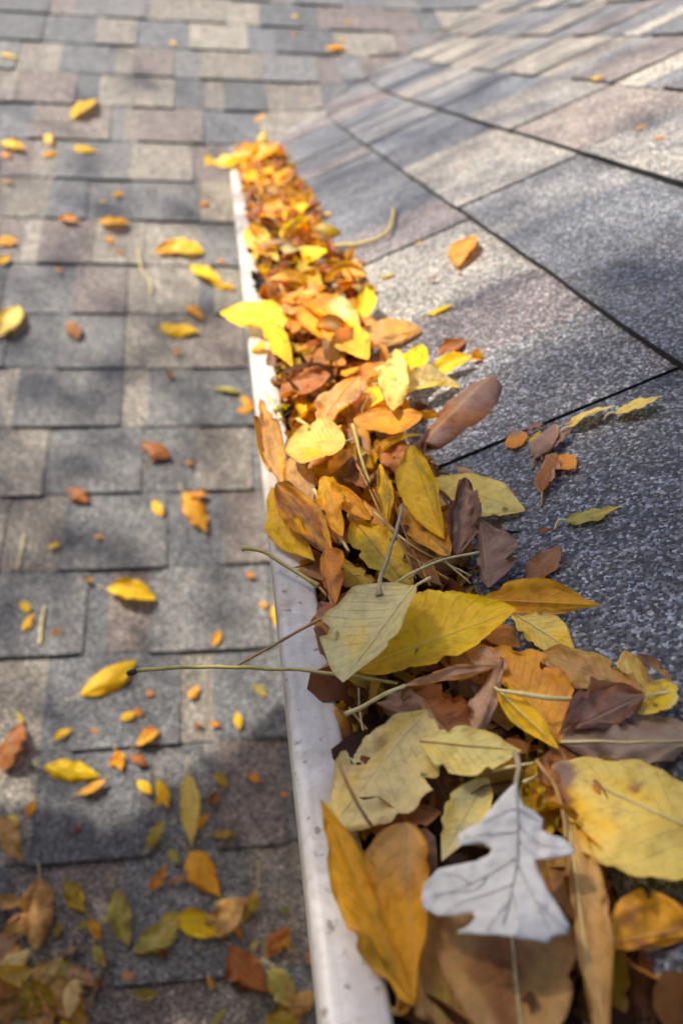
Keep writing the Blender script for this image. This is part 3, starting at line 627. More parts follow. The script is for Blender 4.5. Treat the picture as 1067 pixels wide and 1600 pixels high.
H("bright orange leaf beside the cream yellow pointed leaf", (565, 595), (600, 565), (570, 570), (598, 590), 'OR', 'RU', (0.014, 0.016), (0.016, 0.014), nu=18, nv=4)
H("yellow small leaf below the cream yellow pointed leaf", (570, 640), (605, 600), (576, 612), (604, 632), 'Y', 'AM', (0.018, 0.018), (0.018, 0.018), nu=18, nv=4)
H("brown orange leaf curled beside the broad orange leaf", (548, 620), (590, 640), (560, 648), (575, 615), 'OR', 'PK', (0.016, 0.016), (0.012, 0.018), nu=18)
# -- the far, sunlit end
H("amber and tan leaf flat at the shingles beyond the vivid yellow upright leaf", (520, 436), (572, 432), (545, 420), (545, 448), 'AM', 'TAN', (0.014, 0.012), (0.014, 0.012), nu=20, nv=5)
H("brown narrow leaf lying against the shingles below the amber and tan leaf", (530, 458), (596, 452), (560, 448), (562, 464), 'BR', 'TAN', (0.008, 0.006), (0.01, 0.006), nu=20, nv=5)
H("olive yellow leaf lying lengthwise at the dark gap", (468, 408), (502, 458), (468, 436), (500, 430), 'OL', 'Y', (0.016, 0.018), (0.014, 0.018), nu=20, nv=5, short="the olive leaf at the dark gap")
H("yellow leaf with a square end standing at the shingles", (478, 412), (506, 388), (486, 388), (508, 410), 'VY', 'Y', (0.012, 0.024), (0.02, 0.016), nu=20, nv=5, short="the square-ended yellow leaf")
H("pale yellow smooth leaf lying along the far part of the lip", (386, 354), (436, 408), (388, 388), (424, 372), 'LY', 'AM', (0.014, 0.012), (0.006, 0.016), nu=20, nv=5, short="the pale smooth leaf by the far lip")
H("black leaf strip in the gap beside the pale smooth leaf", (418, 352), (446, 412), (420, 385), (440, 380), 'DB', (0.012, 0.012, 0.014), (0.006, 0.004), (0.006, 0.006), nu=18, nv=4, c2amt=0.8)  # near-black over most of the blade
H("dark crumpled leaf in the black gap by the lip", (405, 458), (452, 428), (420, 428), (440, 462), (0.01, 0.01, 0.012), 'DB', (0.004, 0.006), (0.006, 0.004), wr=0.1, c2amt=0.3, nu=20)  # near-black base colour with some dark brown
H("pale curled leaf scrap behind the square-ended yellow leaf", (445, 396), (468, 385), (455, 380), (458, 402), 'PO', 'LY', (0.014, 0.014), (0.016, 0.012), nu=14, nv=4)
H("amber cupped leaf with a lit rim in the far heap", (402, 338), (452, 334), (426, 322), (428, 352), 'AM', 'OR', (0.016, 0.016), (0.024, 0.008), arch=0.08, nu=20, nv=5, short="the amber cupped far leaf")
H("yellow upright leaf beside the amber cupped far leaf", (452, 348), (474, 316), (452, 322), (478, 340), 'Y', 'AM', (0.012, 0.026), (0.022, 0.014), nu=18, nv=4)
H("tan leaf with shade painted dark on one side, leaning in the far heap", (425, 300), (450, 262), (424, 272), (458, 290), 'AM', 'BR', (0.012, 0.028), (0.02, 0.014), mode='right', c2amt=0.4, nu=18, nv=4)  # brown on the right half paints in the leaf's shaded side
H("deep orange glowing leaf at the topmost end of the heap", (394, 256), (428, 226), (396, 232), (430, 252), 'AM', 'OR', (0.012, 0.040), (0.03, 0.02), c2amt=0.35, nu=18, nv=4, short="the deep orange topmost leaf")
H("pale amber leaf bunch end lying on the end of the lip", (346, 262), (384, 236), (350, 236), (384, 260), 'LY', 'AM', (0.010, 0.022), (0.022, 0.012), wr=0.08, nu=18, nv=4)
H("bright yellow leaf below the deep orange topmost leaf", (396, 288), (416, 262), (392, 268), (418, 284), 'Y', 'AM', (0.012, 0.020), (0.018, 0.014), nu=16, nv=4)

# ------------------------------------------------------------------ the white oak leaf
oak_px = [(806,1222),(784,1243),(762,1268),(749,1285),(722,1298),(713,1310),(719,1320),(737,1319),(754,1318),(768,1325),(764,1335),(744,1345),(709,1352),(684,1358),(663,1380),(658,1400),(661,1420),(684,1431),(714,1430),(736,1425),(743,1432),(734,1445),(712,1457),(740,1459),(774,1460),(814,1466),(854,1473),(864,1463),(886,1459),(890,1447),(874,1420),(854,1390),(841,1360),(834,1342),(854,1341),(879,1338),(899,1331),(891,1318),(876,1308),(854,1302),(846,1295),(849,1280),(834,1266),(819,1261),(811,1243)]
def oak_h(x, y): return 0.026+0.006*math.sin((x-650)/95.0)+0.000030*(y-1330)*(-1)+0.0016*math.sin(y/38.0+x/60.0)
oroot = empty("oak_leaf", on_heap(806, 1222, oak_h(806, 1222)))
ob = Vector(oroot.location)
bm = bmesh.new()
def dens(pl):
    out = []
    for i, (x, y) in enumerate(pl):
        x2, y2 = pl[(i+1) % len(pl)]
        out.append((x, y)); out.append(((x+x2)/2+rnd.uniform(-0.8, 0.8), (y+y2)/2+rnd.uniform(-0.8, 0.8)))
    return out
px = dens(oak_px)
bv = [bm.verts.new((x, y, 0)) for x, y in px]
bm.faces.new(bv)
bmesh.ops.triangulate(bm, faces=bm.faces[:])
for _ in range(4):
    ed = [e for e in bm.edges if e.calc_length() > 11]
    if not ed: break
    bmesh.ops.subdivide_edges(bm, edges=ed, cuts=1)
    bmesh.ops.triangulate(bm, faces=[f_ for f_ in bm.faces if len(f_.verts) > 3])
cols, uvs = [], []
bm.verts.index_update()
for vtx in bm.verts:
    x, y = vtx.co.x, vtx.co.y
    p = on_heap(x, y, oak_h(x, y)+0.0008*noise.noise(Vector((x*0.06, y*0.06, 1))))
    k = 0.92+0.12*noise.noise(Vector((x*0.03, y*0.03, 5)))
    c = lin((196*k, 200*k, 204*k)); cols.append(c); uvs.append((0.5+0.0001*x, 0.2))
    vtx.co = p
me = bpy.data.meshes.new("blade"); bm.to_mesh(me); bm.free()
at = me.color_attributes.new("Col", 'FLOAT_COLOR', 'POINT'); at.data.foreach_set("color", [z for c in cols for z in (*c, 1.0)])
M_OAK = plain("white_leaf_underside", lin((186, 183, 178)), 0.65, 0.16, 260, 0.0002, 0.3)
me.materials.append(M_OAK); me.polygons.foreach_set("use_smooth", [True]*len(me.polygons))
oblade = link(bpy.data.objects.new("blade", me)); rebase(oblade, ob, oroot)
so2 = oblade.modifiers.new("thickness", 'SOLIDIFY'); so2.thickness = 0.0003
M_VEIN = plain("grey_vein", lin((152, 149, 145)), 0.6, 0.15, 200)
def vein(pts, r0, r1, name='vein'):
    P = [on_heap(x, y, oak_h(x, y)+0.00035) for x, y in pts]
    n = len(P); o = tube(name, P, [r0+(r1-r0)*i/(n-1) for i in range(n)], M_VEIN, sides=6); rebase(o, ob, oblade)
vein([(806,1222),(808,1270),(808,1320),(805,1360),(797,1400),(785,1445)], 0.00045, 0.0002, 'midrib')
for pl in ([(808,1262),(780,1272),(752,1287)], [(808,1300),(770,1302),(724,1308)], [(806,1340),(770,1362),(725,1385),(672,1402)], [(802,1380),(770,1394),(725,1408),(690,1428)], [(800,1388),(806,1420),(812,1462)], [(806,1345),(825,1385),(845,1425),(862,1462)], [(808,1285),(830,1310),(850,1320),(890,1326)], [(808,1262),(822,1272),(842,1282)], [(808,1310),(824,1328),(838,1338)], [(835,1405),(855,1425),(880,1448)], [(735,1381),(715,1368),(690,1366)], [(760,1368),(745,1388),(700,1396)], [(797,1404),(780,1425),(760,1455)]):
    vein(pl, 0.00018, 0.00008)
sto = tube('stem', [on_heap(806, 1224, oak_h(806, 1224)), on_heap(809, 1200, 0.030), on_heap(805, 1178, 0.026)], [0.0008, 0.0009, 0.0012], M_STEM['grey']); rebase(sto, ob, oroot)
tag(oroot, "white lobed oak leaf with grey veins lying on the heap", "leaf")
HEROES.append((790, 1350, "the white oak leaf"))

# ------------------------------------------------------------------ stems and twigs
def stem(label, pts, r, mat, surf='heap', name='leaf_stem', cat='stem', sub=6):
    on = {'heap': on_heap, 'right': on_right, 'left': on_left}[surf]
    P = [on(x, y, h) for x, y, h in pts]
    rr2 = r if isinstance(r, list) else [r]*len(P)
    o = tube(name, P, rr2, M_STEM[mat], sub=sub); rebase(o, P[0]); tag(o, label, cat); return o
twig = stem("long yellow-green twig with a dark knobbed end reaching out over the roof", [(203,1053,.012),(212,1048,.012),(300,1042,.012),(380,1043,.012),(440,1046,.012),(520,1053,.014),(620,1068,.016)], [.0017,.0010,.0008,.0009,.0007,.0008,.0006], 'green', name='twig', cat='twig')
kn = tube('knob', [on_heap(201, 1052, .0125), on_heap(208, 1050, .0125), on_heap(214, 1048, .0125)], [.0011, .0015, .0010], M_STEM['dark'], sub=3); rebase(kn, Vector(twig.location), twig)
stem("thin straight brown-green stem crossing the lip above the long twig", [(372,1039,.012),(440,1001,.010),(500,968,.012),(560,940,.020),(598,920,.026)], [.0006,.0007,.0008,.0008,.0007], 'straw')
stem("hooked yellow-green stem with a thick end lying across the gutter lip", [(378,858,.016),(392,857,.016),(412,863,.014),(450,886,.010),(480,905,.007),(497,916,.004)], [.0016,.0011,.0010,.0010,.0011,.0015], 'green')
stem("brown stem continuing the hooked stem into the gutter", [(496,915,.004),(512,932,.002),(530,953,.000)], .0008, 'straw')
stem("grey stem with a knob rising from the pale greenish cream leaf", [(593,931,.031),(592,922,.032),(598,890,.034),(612,850,.034),(624,812,.030),(628,792,.024)], [.0018,.0013,.0009,.0009,.0010,.0012], 'grey')
stem("pale thin stem slanting above the pale greenish cream leaf", [(612,914,.026),(650,892,.028),(690,875,.026),(748,863,.020)], [.0006]*4, 'pale')
stem("white straight stem lying across the ribbed orange leaf", [(776,1078,.024),(820,1085,.024),(868,1091,.022),(913,1093,.018)], [.0006,.0009,.0009,.0008], 'pale')
stem("pale stem standing below the stalk of the smooth light yellow leaf", [(551,664,.030),(558,690,.028),(566,722,.022),(578,755,.014)], [.0013,.0011,.0009,.0009], 'green')
stem("white stem in the dark gap beside the golden cupped leaf", [(491,766,.018),(506,790,.018),(524,825,.016),(545,862,.012)], [.0012,.0009,.0008,.0008], 'pale')
stem("tan stem curving over the brown and amber leaf", [(838,1188,.022),(850,1205,.022),(868,1232,.020),(880,1275,.018),(884,1312,.016)], [.0007]*5, 'straw')
stem("blurred tan stem crossing the large pale tan-yellow leaf's low end", [(528,1188,.034),(543,1225,.032),(566,1268,.026),(580,1290,.018)], [.0006]*4, 'straw')
stem("thin dark line lying flat on the lip under the hooked stem", [(440,894,.0012),(462,887,.0014),(489,880,.0016)], [.0003,.0004,.0004], 'dark')  # thin dark tube laid across the lip
stem("pale yellow stem lying along the lip above the standing tan-orange leaf", [(413,608,.003),(424,625,.003),(441,656,.003)], [.0010,.0012,.0010], 'pale')
stem("dark forked twig scrap on the lip beside the pale yellow stem", [(432,660,.003),(442,652,.005),(456,640,.008)], [.0004]*3, 'dark')
stem("brown stem among dry grasses below the amber leaf with the dark blotch", [(600,835,.012),(640,868,.010),(700,905,.008)], [.0007]*3, 'straw')
stem("straw-coloured stem beside the long olive yellow leaf", [(610,770,.014),(640,850,.012),(672,915,.008)], [.0006]*3, 'straw')
stem("fine pale looping stem in the dark hollow behind the oak leaf", [(560,1075,.008),(562,1110,.006),(570,1150,.004),(590,1175,.002)], [.0004]*4, 'pale')
stem("short pale stalk standing by the bright orange leaf", [(565,610,.02),(580,628,.018)], .0010, 'pale', sub=2)
stem("slender yellow stalk slanting below the rusty brown leaf", [(465,655,.014),(485,668,.014)], .0012, 'green', sub=2)
stem("thin brown-gold stem slanting between the cupped leaf and the rusty leaf", [(545,705,.018),(570,750,.016),(600,815,.012)], [.0006]*3, 'straw')
stem("dark thin stem lying in the trench behind the pale cream leaf", [(585,1140,.002),(610,1165,.003),(640,1150,.004)], [.0006]*3, 'dark')
stem("pale green curved stem lying on the upper roof shingles", [(522,383,.013),(560,381,.012),(600,367,.012),(613,345,.013),(614,325,.012)], [.0021]*5, 'green', surf='right')
stem("pale bent stem lying on the lower roof beside the twin amber leaves", [(215,390,.008),(222,420,.009),(235,440,.009),(236,460,.008)], [.0018]*4, 'pale', surf='left')
stem("grey-green stem lying on the lower roof by the sunlit shingle tab", [(63,1008,.008),(66,975,.009),(70,948,.008)], [.0018]*3, 'pale', surf='left')
stem("pale faint stem on the lower roof near its left side", [(26,890,.008),(33,862,.009),(38,835,.008)], [.0012]*3, 'pale', surf='left')
stem("pale thin stem standing by the tan leaf on the dark shaded shingles", [(398,1408,.010),(404,1375,.020),(404,1345,.024)], [.0008]*3, 'pale', surf='left')
stem("thin tan stem in the shade beside the pile of leaves", [(138,1578,.012),(150,1540,.012),(157,1510,.012)], [.0010]*3, 'straw', surf='left')

for q, (lab, pts) in enumerate([
 ("dry grass blade bent over the gap beside the pale greenish cream leaf", [(640, 905, .022), (668, 880, .020), (705, 868, .014)]),
 ("brown grass blade running lengthwise below the rusty folded leaf", [(618, 740, .016), (650, 800, .016), (668, 862, .012)]),
 ("straw fibre crossing under the amber leaf with the dark blotch", [(585, 800, .014), (640, 850, .014), (735, 900, .008)]),
 ("tan fibre in the hollow left of the pale greenish cream leaf", [(505, 905, .006), (520, 950, .004), (530, 985, .000)]),
 ("pale fibre lying by the white oak leaf's stalk", [(770, 1205, .014), (800, 1198, .018), (835, 1192, .018)]),
 ("thin fibre arching over the long olive yellow leaf", [(600, 812, .020), (622, 838, .024), (650, 905, .016)]),
 ("brown fibre standing beside the mottled brown and yellow leaf", [(488, 742, .018), (500, 800, .016), (528, 846, .010)]),
 ("tan grass blade slanting across the golden brown leaf", [(655, 828, .016), (690, 872, .014), (735, 912, .006)]),
 ("dark fibre under the crinkled pale tan leaf by the lip", [(545, 1105, .004), (585, 1150, .003), (640, 1165, .004)]),
 ("straw fibre lying among the far amber leaves by the lip", [(400, 300, .02), (412, 330, .02), (440, 350, .018)])]):
    stem(lab, pts, [.0005, .0006, .0004], ['straw', 'straw', 'pale', 'straw', 'pale'][q % 5], name='grass_blade', cat='grass blade')

# ------------------------------------------------------------------ leaves lying on the two roofs
ORD = "first second third fourth fifth sixth seventh eighth ninth tenth eleventh twelfth thirteenth fourteenth fifteenth sixteenth seventeenth eighteenth nineteenth twentieth".split()
ORD += ["twenty-"+x for x in ORD[:9]]+["far"]
CN = dict(Y='yellow', VY='bright yellow', LY='pale yellow', PY='pale yellow', AM='amber', OR='orange', RU='rust brown', BR='brown', DB='dark brown', TAN='tan', CR='cream', PB='purple brown', GB='grey brown', OL='olive', LG='pale green', GN='green', PK='pinkish tan', PO='pale cream')
roofleaves = []
def rl_(B, T, ratio, c, c2=None, surf='left', lift=0.0, **k): roofleaves.append((B, T, ratio, c, c2 or {'Y': 'AM', 'AM': 'OR', 'OR': 'BR', 'LY': 'Y', 'BR': 'DB', 'RU': 'DB', 'TAN': 'BR', 'LG': 'OL'}.get(c, 'AM'), surf, lift, k))
for t in [
 ((0,84),(29,91),.45,'LY','OR'), ((110,185),(153,155),.42,'Y','OL'), ((2,222),(41,233),.42,'Y'), ((3,237),(21,246),.6,'OR'), ((69,211),(81,227),.5,'Y'), ((66,241),(91,238),.5,'AM'), ((114,230),(152,237),.42,'Y'),
 ((3,283),(23,283),.35,'AM'), ((92,341),(126,346),.5,'OR'), ((154,346),(203,349),.62,'AM','Y'), ((175,302),(195,304),.5,'AM'), ((156,314),(167,316),.6,'LY'), ((312,323),(327,314),.6,'OR'), ((166,370),(178,380),.6,'AM'), ((179,390),(196,397),.5,'OR'),
 ((-8,378),(31,376),.55,'AM','LY'), ((-4,414),(17,400),.5,'Y'), ((241,394),(292,382),.5,'AM','Y'), ((262,378),(319,394),.55,'Y','LY'), ((84,420),(100,422),.4,'AM'), ((338,406),(354,410),.5,'AM'), ((297,415),(346,440),.45,'VY','AM'), ((326,437),(368,450),.4,'Y'),
 ((289,479),(318,500),.42,'AM'), ((249,508),(314,518),.55,'Y','LY'), ((272,548),(284,551),.7,'OR'), ((108,502),(122,531),.55,'BR'), ((-4,527),(31,478),.6,'LY','AM'), ((258,578),(272,590),.5,'DB'), ((333,606),(379,613),.32,'LG','LG'), ((370,643),(402,634),.5,'AM'), ((376,618),(392,640),.4,'AM'),
 ((222,690),(266,715),.55,'RU'), ((236,722),(262,700),.3,'RU'), ((290,721),(304,726),.6,'OR'), ((107,764),(139,784),.6,'RU'), ((240,782),(254,807),.5,'Y'), ((288,768),(323,832),.42,'AM'), ((292,778),(326,772),.5,'OR','AM'), ((148,838),(163,841),.5,'AM'), ((75,856),(99,849),.45,'Y'), ((130,902),(146,909),.6,'DB'),
 ((167,920),(244,937),.5,'Y','VY'), ((384,896),(400,902),.6,'OR'), ((427,946),(437,987),.4,'Y'), ((405,942),(418,949),.6,'AM'), ((33,940),(46,957),.6,'Y'), ((36,986),(55,959),.45,'Y'), ((80,990),(97,984),.5,'OR'), ((333,1010),(345,984),.5,'AM'),
 ((126,1086),(213,1031),.48,'Y','VY'), ((229,1080),(241,1086),.7,'OR'), ((295,1091),(312,1071),.55,'AM'), ((396,1069),(415,1089),.5,'LG','Y'), ((370,1112),(373,1141),.42,'Y'), ((188,1124),(214,1114),.6,'Y'), ((208,1110),(226,1118),.6,'OR'), ((84,1155),(116,1139),.4,'Y'), ((143,1137),(154,1146),.5,'OR'),
 ((213,1165),(251,1142),.5,'AM','Y'), ((222,1140),(250,1150),.5,'OR'), ((303,1130),(318,1136),.6,'BR'), ((327,1130),(344,1134),.6,'OR'), ((170,1196),(197,1176),.5,'AM','Y'), ((180,1172),(190,1205),.5,'AM'), ((204,1180),(232,1196),.5,'RU'), ((68,1198),(157,1213),.42,'VY','Y'), ((121,1241),(167,1217),.35,'AM','Y'),
 ((214,1219),(237,1241),.5,'Y','AM'), ((246,1217),(263,1264),.4,'Y'), ((238,1260),(262,1234),.35,'Y'), ((42,1277),(54,1248),.5,'AM'), ((2,1275),(36,1348),.4,'TAN'), ((8,1278),(30,1290),.8,'LY','TAN'), ((114,1302),(128,1288),.5,'BR'), ((231,1327),(259,1281),.42,'OL','LG'), ((294,1208),(300,1325),.3,'LY','TAN'), ((334,1209),(356,1231),.5,'OL','Y'), ((387,1210),(409,1223),.55,'OR','OL'),
 ((324,1260),(343,1231),.5,'BR'), ((300,1298),(328,1270),.35,'AM','OL'), ((329,1304),(374,1301),.3,'OL','Y'), ((263,1328),(281,1353),.5,'LG'), ((233,1392),(260,1350),.4,'OR'), ((440,1236),(449,1246),.6,'OR'), ((297,1330),(346,1402),.6,'AM','BR'), ((262,1378),(300,1370),.3,'PK','BR'),
 ((102,1374),(134,1426),.5,'OL','AM'), ((62,1372),(58,1487),.5,'TAN'), ((95,1440),(85,1468),.5,'OL','Y'), ((180,1390),(202,1480),.42,'LG','LY'), ((140,1435),(159,1472),.42,'AM'), ((120,1450),(146,1442),.45,'LG'), ((160,1445),(174,1428),.3,'LG'), ((146,1476),(166,1512),.42,'LG','LY'), ((90,1502),(121,1526),.6,'LG','OL'), ((90,1490),(128,1480),.3,'GB','LG'), ((190,1522),(217,1530),.7,'PK'), ((208,1550),(250,1552),.4,'LG','OL'),
 ((208,1488),(283,1436),.5,'LG','LY'), ((252,1440),(285,1428),.6,'LY','AM'), ((272,1432),(342,1462),.5,'VY','AM'), ((322,1462),(388,1402),.62,'TAN','LG'), ((382,1437),(400,1390),.5,'OL','AM'), ((368,1440),(380,1470),.35,'AM'), ((245,1482),(262,1500),.6,'RU','DB'), ((358,1480),(424,1552),.6,'RU','BR'), ((414,1495),(456,1448),.55,'RU','AM'), ((448,1455),(456,1490),.3,'LY'), ((438,1420),(453,1428),.7,'GN','GN'), ((422,1513),(468,1576),.55,'LG','TAN'), ((445,1582),(500,1550),.55,'TAN','CR'), ((333,1602),(353,1576),.4,'LG'), ((324,1526),(333,1548),.45,'AM'), ((478,1490),(492,1512),.5,'TAN'), ((412,1602),(470,1588),.7,'OL','BR'), ((390,1485),(405,1470),.5,'LG','LY'),
 ((-12,1410),(40,1408),.5,'TAN','PB'), ((0,1475),(46,1422),.5,'TAN','BR'), ((-14,1505),(34,1480),.6,'TAN','AM'), ((8,1490),(6,1602),.62,'OL','AM'), ((56,1506),(136,1606),.55,'TAN','BR'), ((86,1584),(140,1592),.5,'VY','OL'), ((100,1516),(150,1540),.4,'PK','BR'), ((60,1560),(80,1615),.5,'BR'), ((6,1204),(36,1128),.62,'RU','TAN'), ((36,1132),(26,1112),.35,'LY'), ((128,1545),(170,1530),.3,'BR'),
 ((506,78),(542,76),.45,'AM','OR'), ((583,92),(610,95),.5,'AM'), ((554,129),(581,120),.5,'LY'), ((465,161),(504,164),.5,'Y'), ((399,191),(419,178),.6,'AM','LY'), ((455,26),(466,24),.6,'LY'), ((505,134),(515,139),.5,'OR'), ((266,65),(276,69),.6,'Y'), ((452,52),(463,54),.5,'OR'), ((356,170),(366,173),.5,'LY'), ((530,62),(541,60),.5,'Y'), ((524,124),(534,126),.5,'LY'), ((632,90),(645,86),.5,'Y'), ((641,62),(650,66),.5,'Y'), ((576,160),(604,154),.45,'Y'), ((540,36),(549,33),.5,'Y')]:
    rl_(*t[:4], t[4] if len(t) > 4 else None)
cr2 = random.Random(12)
for q in range(24):
    x_, y_ = cr2.uniform(-20, 130), cr2.uniform(1430, 1625)
    if y_ < 1430+x_*0.9: continue
    an_ = cr2.uniform(0, 6.28); l_ = cr2.uniform(30, 48)
    rl_((x_-l_*math.cos(an_), y_-l_*math.sin(an_)), (x_+l_*math.cos(an_), y_+l_*math.sin(an_)), cr2.uniform(.4, .6), cr2.choice(['TAN', 'LY', 'OL', 'TAN', 'CR', 'PK', 'BR']), 'BR', lift=cr2.uniform(0.0, 0.02))
for t in [((925,122),(942,119),.6,'Y','AM'), ((716,416),(741,366),.42,'OR','TAN'), ((667,491),(708,476),.36,'VY','Y'), ((648,381),(662,376),.5,'AM'), ((592,434),(618,426),.35,'LY'), ((668,437),(683,436),.5,'BR'), ((1022,216),(1038,214),.5,'OR'), ((990,203),(1008,196),.4,'AM'),
          ((840,832),(862,825),.5,'BR','PK'), ((882,814),(970,791),.25,'LG','Y'), ((886,668),(962,634),.3,'LY','CR'), ((880,664),(904,656),.5,'PK','BR'), ((958,646),(1036,618),.34,'LY','LG'),
          ((805,700),(800,672),.7,'OR','PB'), ((826,692),(844,672),.6,'OL','Y'), ((822,676),(850,662),.5,'PB','BR'), ((836,716),(866,662),.5,'PB','PK'), ((852,706),(896,668),.42,'PB','BR'), ((846,772),(868,706),.42,'BR','PK'), ((866,714),(900,732),.75,'OR','AM')]:
    rl_(t[0], t[1], t[2], t[3], t[4] if len(t) > 4 else None, surf='right', lift=0.002)

SB = PHS                                                                # slope position of the lowest course edge in the photograph
rows = {}
for i, (B, T, ratio, c, c2, surf, lift, k) in enumerate(roofleaves):
    on = on_left if surf == 'left' else on_right
    mid_ = on((B[0]+T[0])/2, (B[1]+T[1])/2)
    if surf == 'left': key = ('left', int(math.floor(((mid_.y-YE)/CT-SB)/EXPO))+1)
    else: key = ('right', int(math.floor((mid_.x-EX)/CT/EXPO)))
    rows.setdefault(key, []).append((mid_.x if surf == 'left' else mid_.y, i))
place = {}
for key, l in rows.items():
    l.sort(reverse=(key[0] == 'left'))
    for n_, (_, i) in enumerate(l):
        o_ = ORD[min(29, n_)]
        if key[0] == 'left':
            cz = "lowest strip of shingles" if key[1] < 1 else ORD[min(29, key[1]-1)]+" shingle course"
            place[i] = (f"{'nearest the gutter' if n_ == 0 else o_+' from the gutter'} on the lower roof's {cz}")
        else:
            place[i] = f"{'nearest the gutter mouth' if n_ == 0 else o_+' one along'} on the upper roof's {ORD[max(0, min(29, key[1]))]} course"
for i, (B, T, ratio, c, c2, surf, lift, k) in enumerate(roofleaves):
    on = on_left if surf == 'left' else on_right
    nrm = NL if surf == 'left' else NR
    r = random.Random(900+i)
    big = math.hypot(T[0]-B[0], T[1]-B[1])
    h0 = (0.0078 if surf == 'left' else 0.0075)+lift*(1 if surf == 'left' else 0.5)+(0.002 if big > 40 and surf == 'left' else 0)
    b, t = on(*B, h0), on(*T, h0+r.uniform(0.0, 0.25)*0.012*(1 if big > 30 and surf == 'left' else 0.25))
    a = t-b; ln = a.length
    if surf == 'right' and ratio < 0.41: ratio *= 1.65
    sd = nrm.cross(a).normalized(); tilt = r.uniform(-0.22, 0.22)*(1 if surf == 'left' else 0.4)
    sd = (sd*math.cos(tilt)+nrm*math.sin(tilt))
    hw = ln*ratio*0.5
    fine = big > 34
    o, mids, nn = blade_mesh('blade' if fine else 'leaflet', b, t, sd*hw, -sd*hw, um=r.uniform(0.38, 0.52), sh=r.uniform(0.6, 0.85), nu=18 if fine else 9, nv=5 if fine else 3, arch=r.uniform(0.0, 0.07), bow=r.uniform(-0.06, 0.06),
                             cl=r.uniform(-0.7, 0.8), cr=r.uniform(-0.7, 0.8), wr=r.uniform(0.02, 0.06), c1=c, c2=c2, c2amt=r.uniform(0.15, 0.4), mode=r.choice(['noise', 'edge', 'tip', 'noise']), seed=900+i)
    noun = 'leaf' if fine else 'leaflet'
    size = 'large' if big > 70 else 'mid-sized' if big > 34 else 'small' if big > 17 else 'tiny'
    lab = f"{size} {CN[c]} {noun}, {place[i]}"
    if fine:
        root = empty("fallen_leaf", b); rebase(o, b, root)
        q = [b+a.normalized()*0.001, b-a.normalized()*ln*0.10+nrm*0.001+sd*ln*r.uniform(-0.04, 0.04), b-a.normalized()*ln*0.22+sd*ln*r.uniform(-0.09, 0.09)-nrm*0.002]
        st = tube('stem', q, [0.0007, 0.0006, 0.0008], M_STEM['straw' if c in ('BR', 'RU', 'PB', 'OR') else 'pale'], sides=5, sub=4); rebase(st, b, root)
        tag(root, lab, "leaf", "leaves scattered over the roofs")
    else:
        rebase(o, b); tag(o, lab, "leaflet", "leaflets scattered over the roofs")

# ------------------------------------------------------------------ the packed body of the heap
fr = random.Random(77)
# wet rotting litter filling the trough
v, f = [], []
ny, nx = 220, 12
for i in range(ny+1):
    y = -0.1+(YE-0.0+0.1)*i/ny
    for q in range(nx+1):
        x = 0.002+0.110*q/nx
        z = -0.010+0.10*x+0.016*noise.noise(Vector((x*40, y*32, 2)))+0.009*noise.noise(Vector((x*110, y*90, 6)))
        v.append((x, y, min(z, Z0-0.006 if q > 9 else 0.02)))
for i in range(ny):
    for q in range(nx):
        p = i*(nx+1)+q; f.append((p, p+1, p+nx+2, p+nx+1))
tag(mk("leaf_litter", v, f, M_LITTER), "dark rotting leaf litter packed in the gutter under the fallen leaves", kind='stuff')
# countless shards of broken leaf between the whole leaves
dr = random.Random(41)
dv, df, dc = [], [], []
for _ in range(2600):
    y = dr.uniform(0.1, YE-0.01); x = dr.uniform(0.001, 0.106)
    c0 = Vector((x, y, 0.163*x-0.006+0.010*noise.noise(Vector((x*40, y*32, 2)))+dr.uniform(-0.006, 0.010)))
    az, el = dr.uniform(0, 6.28), dr.gauss(0, 0.5)
    a_ = Vector((math.cos(az)*math.cos(el), math.sin(az)*math.cos(el), math.sin(el)))
    u_ = Vector((dr.gauss(0, .7), dr.gauss(0, .7), 1)).normalized(); s_ = u_.cross(a_).normalized(); n_ = a_.cross(s_)
    l_ = dr.uniform(0.006, 0.026); w_ = l_*dr.uniform(0.12, 0.4); cu = dr.uniform(-0.3, 0.3)
    col = lin(dr.choice([(120, 74, 40), (92, 58, 34), (150, 98, 48), (186, 128, 52), (70, 44, 28), (170, 140, 84), (206, 150, 40), (110, 80, 52)]))
    k_ = dr.uniform(0.6, 1.1); col = tuple(z*k_ for z in col)
    i0 = len(dv)
    for q in range(4):
        t_ = q/3; ww = w_*(0.25+math.sin(math.pi*(0.12+0.76*t_)))*dr.uniform(0.6, 1.1)
        p_ = c0+a_*l_*(t_-0.5)+n_*l_*cu*4*t_*(1-t_)
        dv += [p_-s_*ww+n_*ww*0.3, p_, p_+s_*ww*dr.uniform(0.5, 1.1)+n_*ww*0.3]; dc += [col]*3
    for q in range(3):
        p0 = i0+3*q; df += [(p0, p0+3, p0+4, p0+1), (p0+1, p0+4, p0+5, p0+2)]
